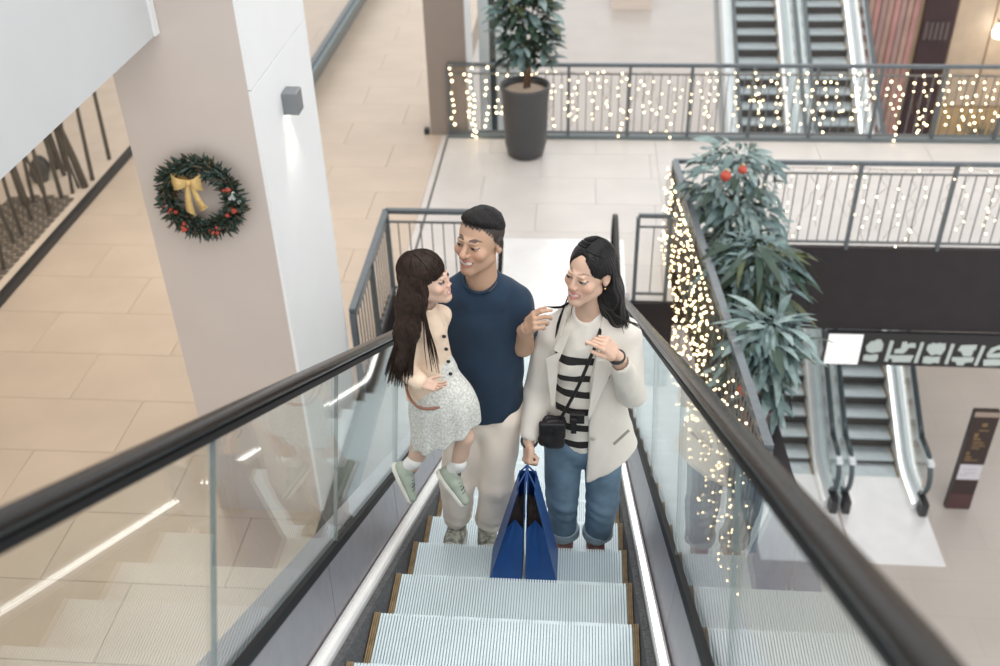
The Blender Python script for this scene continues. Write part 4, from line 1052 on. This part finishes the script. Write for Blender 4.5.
for i in range(150):                                       # long strands falling over shoulder and back
    a = rr.uniform(-1.45, .5); sc_ = arc((0, .12, 1), (math.sin(a), math.cos(a), rr.uniform(-.35, -.1)), 5)
    u = rr.uniform(-1, 1); w = rr.random(); L = rr.uniform(.75, 1.05)
    pts_ = [loc(q) for q in sc_] + [(-.405 + .035*u, 3.165 + .02*w, -2.19), (-.428 + .045*u, 3.105 + .02*w, -2.19 - .12*L), (-.450 + .055*u, 3.098 + .02*w, -2.19 - .26*L + .03*u*u)]
    G.append([tuple(q) for q in bez(pts_, 16)])
for i in range(70):                                       # fringe
    x = rr.uniform(-.95, .95); G.append([loc(q) for q in arc((x*.15, .1, 1), (x, -1.0, rr.uniform(-.22, -.06) - .15*abs(x)), 8, 1.02)])
for i in range(12):                                       # locks crossing the cardigan front
    o_ = rr.random(); G.append([tuple(q) for q in bez([loc(q) for q in arc((0, .12, 1), (-1, -.05-.2*o_, -.3), 4)] + [(-.345 + .02*o_, 3.155, -2.18), (-.350 + .05*o_, 3.145, -2.27), (-.345 + .06*o_, 3.135, -2.34-.06*rr.random())], 14)])
S = Sculpt(.005); S.chain([(-.372, 3.225, -2.03), (-.395, 3.195, -2.12), (-.412, 3.160, -2.22), (-.430, 3.125, -2.32), (-.450, 3.115, -2.40)], [.066, .056, .046, .034, .016], .03, sq=(1, .62, 1)); S.warp(lambda p: .0018*np.sin(p[..., 0]*420 + p[..., 2]*90)); put('hair_length', S.mesh(1), M_ghair, girl)
strands('hair_strands', M_ghair, girl, G, .0034)
M_card = cloth('beige_knit', (.76, .60, .46), .95, (20, .06), (300, .5, .003)); M_dress = mat('speckled_dress', (.60, .605, .565), .9, noise=(120, .28), bump=(200, .4, .003)); M_trim = mat('rust_trim', (.30, .14, .10), .8)
S = Sculpt(.005)
S.cap((-.362, 3.262, -2.27), (-.352, 3.255, -2.50), .088, .098, .03, sq=(1, .85, 1)); S.cap((-.352, 3.255, -2.48), (-.345, 3.245, -2.60), .098, .108, .03, sq=(1, .85, 1)); S.cap((-.41, 3.225, -2.235), (-.30, 3.30, -2.235), .048, .048, .03)
S.chain([(-.415, 3.215, -2.245), (-.436, 3.160, -2.40)], [.048, .045], .015); S.chain([(-.436, 3.160, -2.40), (-.372, 3.112, -2.425)], [.045, .034], .015)
S.cap((-.348, 3.258, -2.175), (-.355, 3.260, -2.26), .052, .078, .02); S.cap((-.345, 3.25, -2.1), (-.345, 3.255, -2.19), .036, .036, .006, sub=True)
S.clip((-.30, 3.2, -2.565), (.25, -.1, -1), .006); S.box((-.195, 3.20, -2.40), (.035, .06, .25), .01, .006, rot=np.array(Matrix.Rotation(math.radians(-14), 3, 'Y')), sub=True)
S.warp(wave(.003, (40, 40, 26), 12)); put('cardigan', S.mesh(1), M_card, girl)
S = Sculpt(.0055)
S.cap((-.348, 3.262, -2.26), (-.335, 3.25, -2.50), .072, .080, .02, sq=(1, .85, 1)); S.cap((-.325, 3.25, -2.48), (-.298, 3.235, -2.64), .092, .140, .03, sq=(1, .72, 1)); S.cap((-.298, 3.225, -2.62), (-.285, 3.215, -2.88), .138, .160, .03, sq=(1, .66, 1))
S.clip((-.36, 3.2, -2.815), (.55, 0, -1), .005)
S.cap((-.345, 3.25, -2.1), (-.34, 3.255, -2.22), .05, .05, .006, sub=True)
S.warp(lambda p: .0055*np.sin((np.arctan2(p[..., 1]-3.23, p[..., 0]+.29))*9)*np.clip((-2.52-p[..., 2])*5, 0, 1)); put('dress', S.mesh(1), M_dress, girl)
hem = [(-.445, 3.205, -2.475), (-.43, 3.165, -2.535), (-.385, 3.135, -2.573), (-.32, 3.135, -2.575), (-.268, 3.16, -2.565)]
MB().tube([tuple(q) for q in bez(hem, 12)], .006, 6).build('trim', M_trim, girl)
M_btn = mat('dark_button', (.03, .025, .025), .4)
for i in range(5):
    z = -2.275-.058*i; x = -.276 + .006*i; MB().sphere((x, 3.214 - .004*i, z), .0085, 10, 6, (1, .5, 1)).build('button', M_btn, girl)
M_sage = mat('sage_canvas', (.36, .41, .34), .85, noise=(30, .08)); M_sock = cloth('white_sock', (.75, .74, .72))
for (ank, heel, toe) in (((-.455, 3.215, -2.955), (-.512, 3.215, -2.965), (-.455, 3.17, -3.10)), ((-.262, 3.195, -2.945), (-.330, 3.20, -2.955), (-.235, 3.15, -3.075))):
    d = V3(*toe) - V3(*heel); d /= np.linalg.norm(d); upv = V3(*ank) - V3(*heel); upv = upv - d*(upv@d); upv /= np.linalg.norm(upv); R = np.stack([d, np.cross(upv, d), upv], 1)
    shoe(girl, tuple(V3(*ank) + d*.055 - upv*.085), R, .20, M_sage, mat('cream_sole', (.66, .64, .58), .6), mat('dark_lace', (.05, .06, .06), .8))
    S = Sculpt(.004); sh = V3(*ank) + V3(.035 if ank[0] < -.4 else .04, -.012, .055)
    S.cap(tuple(V3(*ank) - upv*.01), tuple(V3(*ank)*.55 + sh*.45), .031, .034, .01); put('sock', S.mesh(1), M_sock, girl)

# ============ woman
wom = thing('person', 'woman with long black hair in a cream blazer, striped sweater and jeans pointing forward', 'person', (.28, 3.5, TREAD))
HCw = V3(.284, 3.458, -2.113); Rw = frame(math.radians(-37), math.radians(-1), math.radians(4)); SKw = np.array((.62, .415, .31))
hv, hf, hc = head_mesh(HCw, Rw, 1.05, dict(skin=SKw, hair=(.03, .02, .018), lip=(.52, .16, .15), mouth=1.12, ridge=.0055, cheek=.95, brow=.0030, browa=.6, eye=.0036, w=.98, nose=.92, neck=.86))
S = Sculpt(.006)
S.cap((.285, 3.49, -2.22), (.285, 3.505, -2.45), .046, .065, .03); S.cap((.15, 3.51, -2.45), (.43, 3.51, -2.45), .045, .045, .03)
S.chain([(.45, 3.51, -2.46), (.478, 3.43, -2.69), (.403, 3.262, -2.385)], [.045, .036, .025], .02); S.chain([(.125, 3.51, -2.46), (.070, 3.485, -2.76), (.046, 3.345, -2.925)], [.045, .038, .026], .02)
bv, bf = S.mesh(1)
hl = hand_mesh((.398, 3.250, -2.362), axes((-.60, -.22, .72), (.55, -.45, .6)), .90, [(.1, .2, .2), (.55, .9, .7), (.8, 1.2, .8), (.95, 1.3, .9)], thumb=(.35, .35), side=1, wr=.024)
hr = hand_mesh((.046, 3.335, -2.925), axes((-.04, -.42, -.90), (-.85, -.35, .2)), .92, [1.25, 1.3, 1.35, 1.4], thumb=(.25, 1.0), side=-1, wr=.024)
pts = [(hv, hf), (bv, bf), hl, hr]
put('body', join_vf(pts), M_skin, wom, np.concatenate([hc] + [tint(q[0], SKw*1.0) for q in pts[1:]]))
M_whair = mat('black_hair', (.008, .007, .008), .34, spec=.25, noise=(60, .5), bump=(160, .5, .003))
def hb(S):
    S.ell((0, .022, .040), (.081, .100, .0895), .01); S.ell((0, -.128, -.003), (.080, .100, .095), .012, sub=True); S.cap((0, -.080, .058), (0, -.070, .088), .046, .022, .015, sub=True); S.ell((0, -.09, -.10), (.085, .090, .10), .01, sub=True)
    S.chain([(0, .07, .01), (.02, .095, -.12), (.05, .115, -.22)], [.066, .070, .060], .03); S.chain([(.060, .03, .02), (.074, .060, -.10), (.105, .09, -.22)], [.030, .040, .030], .03); S.chain([(-.060, .035, .0), (-.070, .06, -.10)], [.03, .036], .03)
    S.ell((.081, .008, -.014), (.018, .024, .032), .01, sub=True)
    S.cap((0, -.08, .112), (0, .03, .134), .0018, .0018, .004, sub=True)
    S.warp(lambda p: .0018*np.sin(np.arctan2(p[..., 0], p[..., 1]+.02)*50))
put('hair', cap_hair(HCw, Rw, 1.05, hb, .0038), M_whair, wom)
def loc(p): return tuple(xf(V3(*p), Rw, HCw, 1.05))
rr = random.Random(4); G = []
def ez(x, y): return .040 + .0895*math.sqrt(max(.02, 1-(x/.081)**2-((y-.022)/.10)**2)) + .0025
for i in range(110):
    s = rr.choice((-1, 1, 1)); a = rr.uniform(.25, 1.5); e = rr.uniform(.9, 1.1); x1 = s*.084*math.sin(a+.25); y1 = .02 + .10*math.cos(a); y0 = -.040 + .10*(1.5-a)/1.25
    G.append([tuple(q) for q in bez([loc((s*.002, y0, ez(.002, y0))), loc((s*.030, y0*.96+.004, ez(.03, y0*.96+.004))), loc((s*.058, y0*.6+y1*.35, ez(.058, y0*.6+y1*.35))), loc((x1*1.0, y1*.85, .035)), loc((x1*1.02, y1 + .02, -.08)), loc((x1*.9 + .03*e, y1*.9+.045, -.17)), loc((x1*.8 + .07*e, y1*.7+.07, -.22-.05*rr.random()))], 11)])
for i in range(9):                                        # loose locks at both sides of the neck
    u = rr.random(); G.append([tuple(q) for q in bez([loc((-.066, .04, -.05)), loc((-.066, .03, -.14)), loc((-.080-.01*u, -.01, -.195)), loc((-.115-.02*u, -.03, -.215)), loc((-.15-.03*u, -.025, -.228-.01*u))], 10)])
for i in range(7):
    u = rr.random(); G.append([tuple(q) for q in bez([loc((-.066, .01, .0)), loc((-.066, .0, -.09)), loc((-.062, -.045, -.16)), loc((-.052-.015*u, -.080, -.23)), loc((-.050-.015*u, -.090, -.27-.04*u))], 10)])
for i in range(10):
    u = rr.random(); G.append([tuple(q) for q in bez([loc((.07, .03, .03)), loc((.085, .03, -.08)), loc((.11, .03, -.15)), loc((.14+.03*u, .06, -.18)), loc((.19+.04*u, .10, -.20-.02*u))], 10)])
strands('hair_strands', M_whair, wom, G, .0030)
MB().sphere(loc((.082, .002, -.040)), .0045, 8, 6).build('earring', mat('gold', (.8, .55, .2), .25, 1.0), wom)
# sweater with stripes
M_swt = cloth('striped_knit', (.80, .76, .69), .95); nt = M_swt.node_tree; b_ = nt.nodes['Principled BSDF']
tc = nt.nodes.new('ShaderNodeTexCoord'); sp_ = nt.nodes.new('ShaderNodeSeparateXYZ'); nt.links.new(tc.outputs['Object'], sp_.inputs[0])
def mth(op, a, b=None):
    n = nt.nodes.new('ShaderNodeMath'); n.operation = op
    for i, q in enumerate((a, b)):
        if q is None: continue
        if isinstance(q, (int, float)): n.inputs[i].default_value = q
        else: nt.links.new(q, n.inputs[i])
    return n.outputs[0]
fr_ = mth('FRACT', mth('DIVIDE', mth('SUBTRACT', sp_.outputs['Z'], TREAD*-1 - 2.540 - 10*.0900), .0900))
msk = mth('MULTIPLY', mth('LESS_THAN', fr_, .40), mth('LESS_THAN', sp_.outputs['Z'], -TREAD - 2.49))
mx_ = nt.nodes.new('ShaderNodeMix'); mx_.data_type = 'RGBA'; src_ = b_.inputs['Base Color'].links[0].from_socket
nt.links.new(msk, mx_.inputs['Factor']); nt.links.new(src_, mx_.inputs['A']); mx_.inputs['B'].default_value = (.02, .018, .018, 1); nt.links.new(mx_.outputs['Result'], b_.inputs['Base Color'])
S = Sculpt(.0055)
S.cap((.285, 3.505, -2.50), (.280, 3.505, -2.80), .140, .135, .03, sq=(1, .72, 1)); S.cap((.280, 3.505, -2.80), (.280, 3.505, -3.02), .135, .15, .03, sq=(1, .75, 1)); S.cap((.16, 3.51, -2.45), (.41, 3.51, -2.45), .06, .06, .04); S.cap((.285, 3.50, -2.345), (.285, 3.505, -2.46), .066, .09, .03)
for x in (.215, .345): S.ell((x, 3.440, -2.585), (.058, .045, .065), .03)
S.ell((.275, 3.43, -2.300), (.062, .075, .050), .01, sub=True); S.clip((0, 0, -3.02), (0, 0, -1)); S.warp(wave(.003, (40, 30, 24), 22)); put('sweater', S.mesh(1), M_swt, wom)
# blazer
M_blz = cloth('cream_wool', (.70, .66, .60), .9, (12, .035))
S = Sculpt(.0055)
S.cap((.287, 3.512, -2.51), (.285, 3.512, -2.76), .170, .166, .03, sq=(1, .76, 1)); S.cap((.285, 3.512, -2.74), (.330, 3.50, -3.14), .166, .215, .04, sq=(1, .72, 1)); S.cap((.14, 3.512, -2.455), (.435, 3.512, -2.455), .066, .066, .04); S.cap((.225, 3.525, -2.365), (.345, 3.525, -2.365), .055, .055, .04); S.cap((.345, 3.52, -2.375), (.44, 3.515, -2.45), .055, .062, .03); S.cap((.225, 3.52, -2.375), (.13, 3.515, -2.45), .055, .062, .03)
S.clip((.305, 3.4, -3.150), (.50, 0, -1), .005); S.clip((.20, 3.4, -3.00), (-1.7, 0, -1), .005)
S.chain([(.128, 3.512, -2.465), (.078, 3.495, -2.76), (.052, 3.375, -2.895)], [.068, .060, .046], .02)
S.chain([(.450, 3.512, -2.465), (.484, 3.430, -2.700), (.424, 3.302, -2.455)], [.068, .062, .046], .02)
S.ell((.278, 3.445, -2.30), (.072, .10, .065), .01, sub=True); S.cap((.285, 3.49, -2.2), (.285, 3.50, -2.40), .062, .066, .008, sub=True)
S.polycut([(.215, -2.30), (.345, -2.30), (.335, -2.45), (.306, -2.62), (.301, -2.80), (.302, -3.4), (.165, -3.4), (.165, -2.9), (.150, -2.72), (.160, -2.50)], 3.0, 3.49, .008)
S.cap((.052, 3.375, -2.895), (.046, 3.335, -2.935), .033, .033, .004, sub=True); S.cap((.43, 3.305, -2.46), (.405, 3.262, -2.385), .032, .032, .004, sub=True)
S.warp(wave(.0042, (24, 22, 14), 31)); S.warp(wave(.0022, (55, 50, 40), 33)); put('blazer', S.mesh(1), M_blz, wom)
def lap(pts, th=.010, nm='lapel'):
    m_ = MB(); m_.prism(pts, (0, -th, 0)); return m_.build(nm, M_blz, wom)
lap([(.345, 3.412, -2.37), (.405, 3.420, -2.44), (.385, 3.398, -2.50), (.400, 3.394, -2.53), (.306, 3.372, -2.80), (.300, 3.374, -2.78), (.325, 3.392, -2.50)])
lap([(.222, 3.412, -2.36), (.165, 3.425, -2.42), (.148, 3.412, -2.46), (.172, 3.400, -2.47), (.118, 3.408, -2.51), (.142, 3.378, -2.74), (.156, 3.378, -2.72), (.172, 3.392, -2.50)])
MB().bar((.415, 3.352, -2.925), (.480, 3.385, -2.87), .006, .012).build('pocket_welt', mat('dark_welt', (.30, .27, .24), .9), wom)  # pocket welt in a darker tone than the blazer
MB().sphere((.325, 3.352, -2.895), .013, 12, 6, (1, .4, 1)).build('button', mat('horn_button', (.50, .46, .40), .4), wom)
# jeans
M_jean = mat('blue_denim', (.14, .225, .31), .85, noise=(9, .30), bump=(320, .4, .002)); M_cuff = mat('denim_cuff', (.30, .38, .44), .9, noise=(60, .15))
S = Sculpt(.0065)
S.cap((.205, 3.51, -3.01), (.37, 3.51, -3.01), .098, .098, .04, sq=(1, .92, 1)); S.cap((.285, 3.51, -2.92), (.285, 3.51, -3.03), .14, .16, .04, sq=(1, .75, 1))
S.chain([(.200, 3.505, -3.03), (.192, 3.455, -3.36), (.205, 3.50, -3.66)], [.096, .074, .062], .012); S.chain([(.378, 3.505, -3.03), (.385, 3.455, -3.36), (.368, 3.50, -3.66)], [.096, .076, .066], .012)
S.clip((0, 0, -3.61), (0, 0, -1)); S.clip((0, 0, -2.9), (0, 0, 1)); S.warp(wave(.004, (30, 26, 22), 41)); S.warp(lambda p: .003*np.sin(p[..., 2]*85 + p[..., 0]*40)*np.exp(-((p[..., 2]+3.40)/.10)**2)); put('jeans', S.mesh(1), M_jean, wom)
for x in (.205, .368):
    S = Sculpt(.005); S.cap((x, 3.490, -3.57), (x, 3.495, -3.63), .073, .074, .005); S.clip((0, 0, -3.635), (0, 0, -1)); S.clip((0, 0, -3.582), (0, 0, 1)); S.warp(wave(.002, (50, 50, 20), 5)); put('jean_cuff', S.mesh(1), M_cuff, wom)
M_pink = mat('dusty_leather', (.33, .17, .14), .5, noise=(20, .15))
for x, a in ((.208, -.1), (.362, .15)): shoe(wom, (x, 3.50, TREAD), np.array(Matrix.Rotation(-PI/2 + a, 3, 'Z')), .25, M_pink, M_sole, M_lace, False)
# watch and black cuff
wd = V3(.403-.428, 3.255-3.300, -2.375+2.455); wd /= np.linalg.norm(wd); wp = V3(.405, 3.262, -2.387); u_ = np.cross(wd, V3(0, 0, 1)); u_ /= np.linalg.norm(u_); w_ = np.cross(u_, wd)
MB().tube([tuple(wp + .027*(math.cos(a)*u_ + math.sin(a)*w_)) for a in np.linspace(0, 2*PI, 21)], .0085, 6, cap=False).build('watch_strap', M_black, wom)
MB().tube([tuple(V3(.048, 3.350, -2.918) + .034*V3(math.cos(a), .85*math.sin(a), .5*math.sin(a))) for a in np.linspace(0, 2*PI, 21)], .006, 6, cap=False).build('sweater_cuff', M_black, wom)

# ------------------------------------------------------------------ crossbody bag
M_leather = mat('black_leather', (.014, .013, .014), .42, spec=.3, noise=(14, .3), bump=(60, .25, .004))
cb = thing('crossbody_bag', 'small black leather crossbody bag hanging at the hip of the woman in the blazer', 'bag', (.15, 3.345, -2.95))
S = Sculpt(.005); S.box((.148, 3.350, -2.862), (.030, .014, .050), .022, .01, rot=np.array(Matrix.Rotation(.12, 3, 'Y'))); S.ell((.150, 3.335, -2.892), (.050, .032, .040), .02); S.warp(wave(.005, (60, 60, 44), 3)); put('pouch', S.mesh(1), M_leather, cb)
S = Sculpt(.004); S.box((.148, 3.330, -2.835), (.050, .006, .036), .008, .01, rot=np.array(Matrix.Rotation(.12, 3, 'X'))); put('flap', S.mesh(1), M_leather, cb)
MB().tube([tuple(q) for q in bez([(.345, 3.50, -2.37), (.332, 3.405, -2.40), (.300, 3.372, -2.48), (.262, 3.352, -2.59), (.215, 3.362, -2.72), (.178, 3.352, -2.80)], 16)], .0075, 6).build('strap', M_leather, cb)
MB().bbox((.222, 3.352, -2.815), (.285, 3.378, -2.765), .004).build('strap_pad', M_leather, cb); MB().bbox((.228, 3.338, -2.86), (.252, 3.364, -2.78), .004).build('buckle_tab', M_leather, cb)

# ------------------------------------------------------------------ blue paper bags standing on the tread in front of her
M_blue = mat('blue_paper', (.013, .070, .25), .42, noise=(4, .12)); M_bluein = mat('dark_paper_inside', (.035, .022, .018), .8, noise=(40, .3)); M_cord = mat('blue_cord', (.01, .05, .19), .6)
def paper_bag(label, bx0, bx1, tx0, tx1, y0, y1):
    zb, zt = -3.526, -3.035; r = thing('shopping_bag', label, 'shopping bag', ((bx0+bx1)/2, (y0+y1)/2, zb), 'blue paper shopping bags')
    B = [(bx0, y0, zb), (bx1, y0, zb), (bx1, y1, zb), (bx0, y1, zb)]; T = [(tx0, y0+.06, zt), (tx1, y0+.06, zt), (tx1, y1, zt), (tx0, y1, zt)]
    L = lambda a, b, t: tuple(V3(*a)*(1-t) + V3(*b)*t)
    def side(pl, nm, m=M_blue):
        n = len(pl); o = MB().add(pl, [tuple(range(n))]).build(nm, m, r)
        sd = o.modifiers.new('paper', 'SOLIDIFY'); sd.thickness = .0025; sd.offset = 0; return o
    side([B[3], B[0], T[0], T[3]], 'side_panel'); side([B[1], B[2], T[2], T[1]], 'side_panel'); side([B[2], B[3], T[3], T[2]], 'back_gusset'); side([B[0], B[1], B[2], B[3]], 'base')
    # folded gusset: centre crease pushed in, triangular fold at the foot, top edge sunk between the side panels
    g0, g1 = L(B[0], T[0], .60), L(B[1], T[1], .60); q0, q1 = L(B[0], T[0], .07), L(B[1], T[1], .07)
    cm = tuple(V3(*L(L(B[0], B[1], .5), L(T[0], T[1], .5), .20)) + V3(0, .006, 0)); ct = tuple(V3(*L(g0, g1, .5)) + V3(0, .035, .025))
    side([q0, cm, ct, g0], 'gusset'); side([cm, q1, g1, ct], 'gusset')
    side([B[0], B[1], cm], 'gusset_foot'); side([B[0], cm, q0], 'gusset_foot'); side([B[1], q1, cm], 'gusset_foot')
    # dark crumpled tissue inside
    h0, h1 = L(B[0], T[0], .55), L(B[1], T[1], .55); e = V3(.004, .045, 0)
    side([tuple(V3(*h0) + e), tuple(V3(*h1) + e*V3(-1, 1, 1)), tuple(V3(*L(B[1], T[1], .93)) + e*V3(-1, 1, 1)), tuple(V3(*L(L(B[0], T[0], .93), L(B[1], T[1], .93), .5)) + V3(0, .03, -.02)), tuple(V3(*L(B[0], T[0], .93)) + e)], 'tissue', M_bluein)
    for xx in (tx0, tx1):
        MB().tube([tuple(q) for q in bez([(xx, y0+.085, zt-.03), (xx, y0+.09, zt+.01), (.043, 3.235, -2.985), (.043, 3.262, -2.985), (xx, y1-.03, zt+.01), (xx, y1-.03, zt-.03)], 18)], .0042, 6).build('handle', M_cord, r)
paper_bag('blue paper shopping bag, the one beside the man', -.121, .022, .008, .037, 3.085, 3.285)
paper_bag('blue paper shopping bag, the one under the jeans', .040, .180, .048, .080, 3.085, 3.285)
# ------------------------------------------------------------------ raise everything so that the lower hall floor is z = 0
for o in list(COL.objects):
    if o.parent is None: o.location.z += LIFT
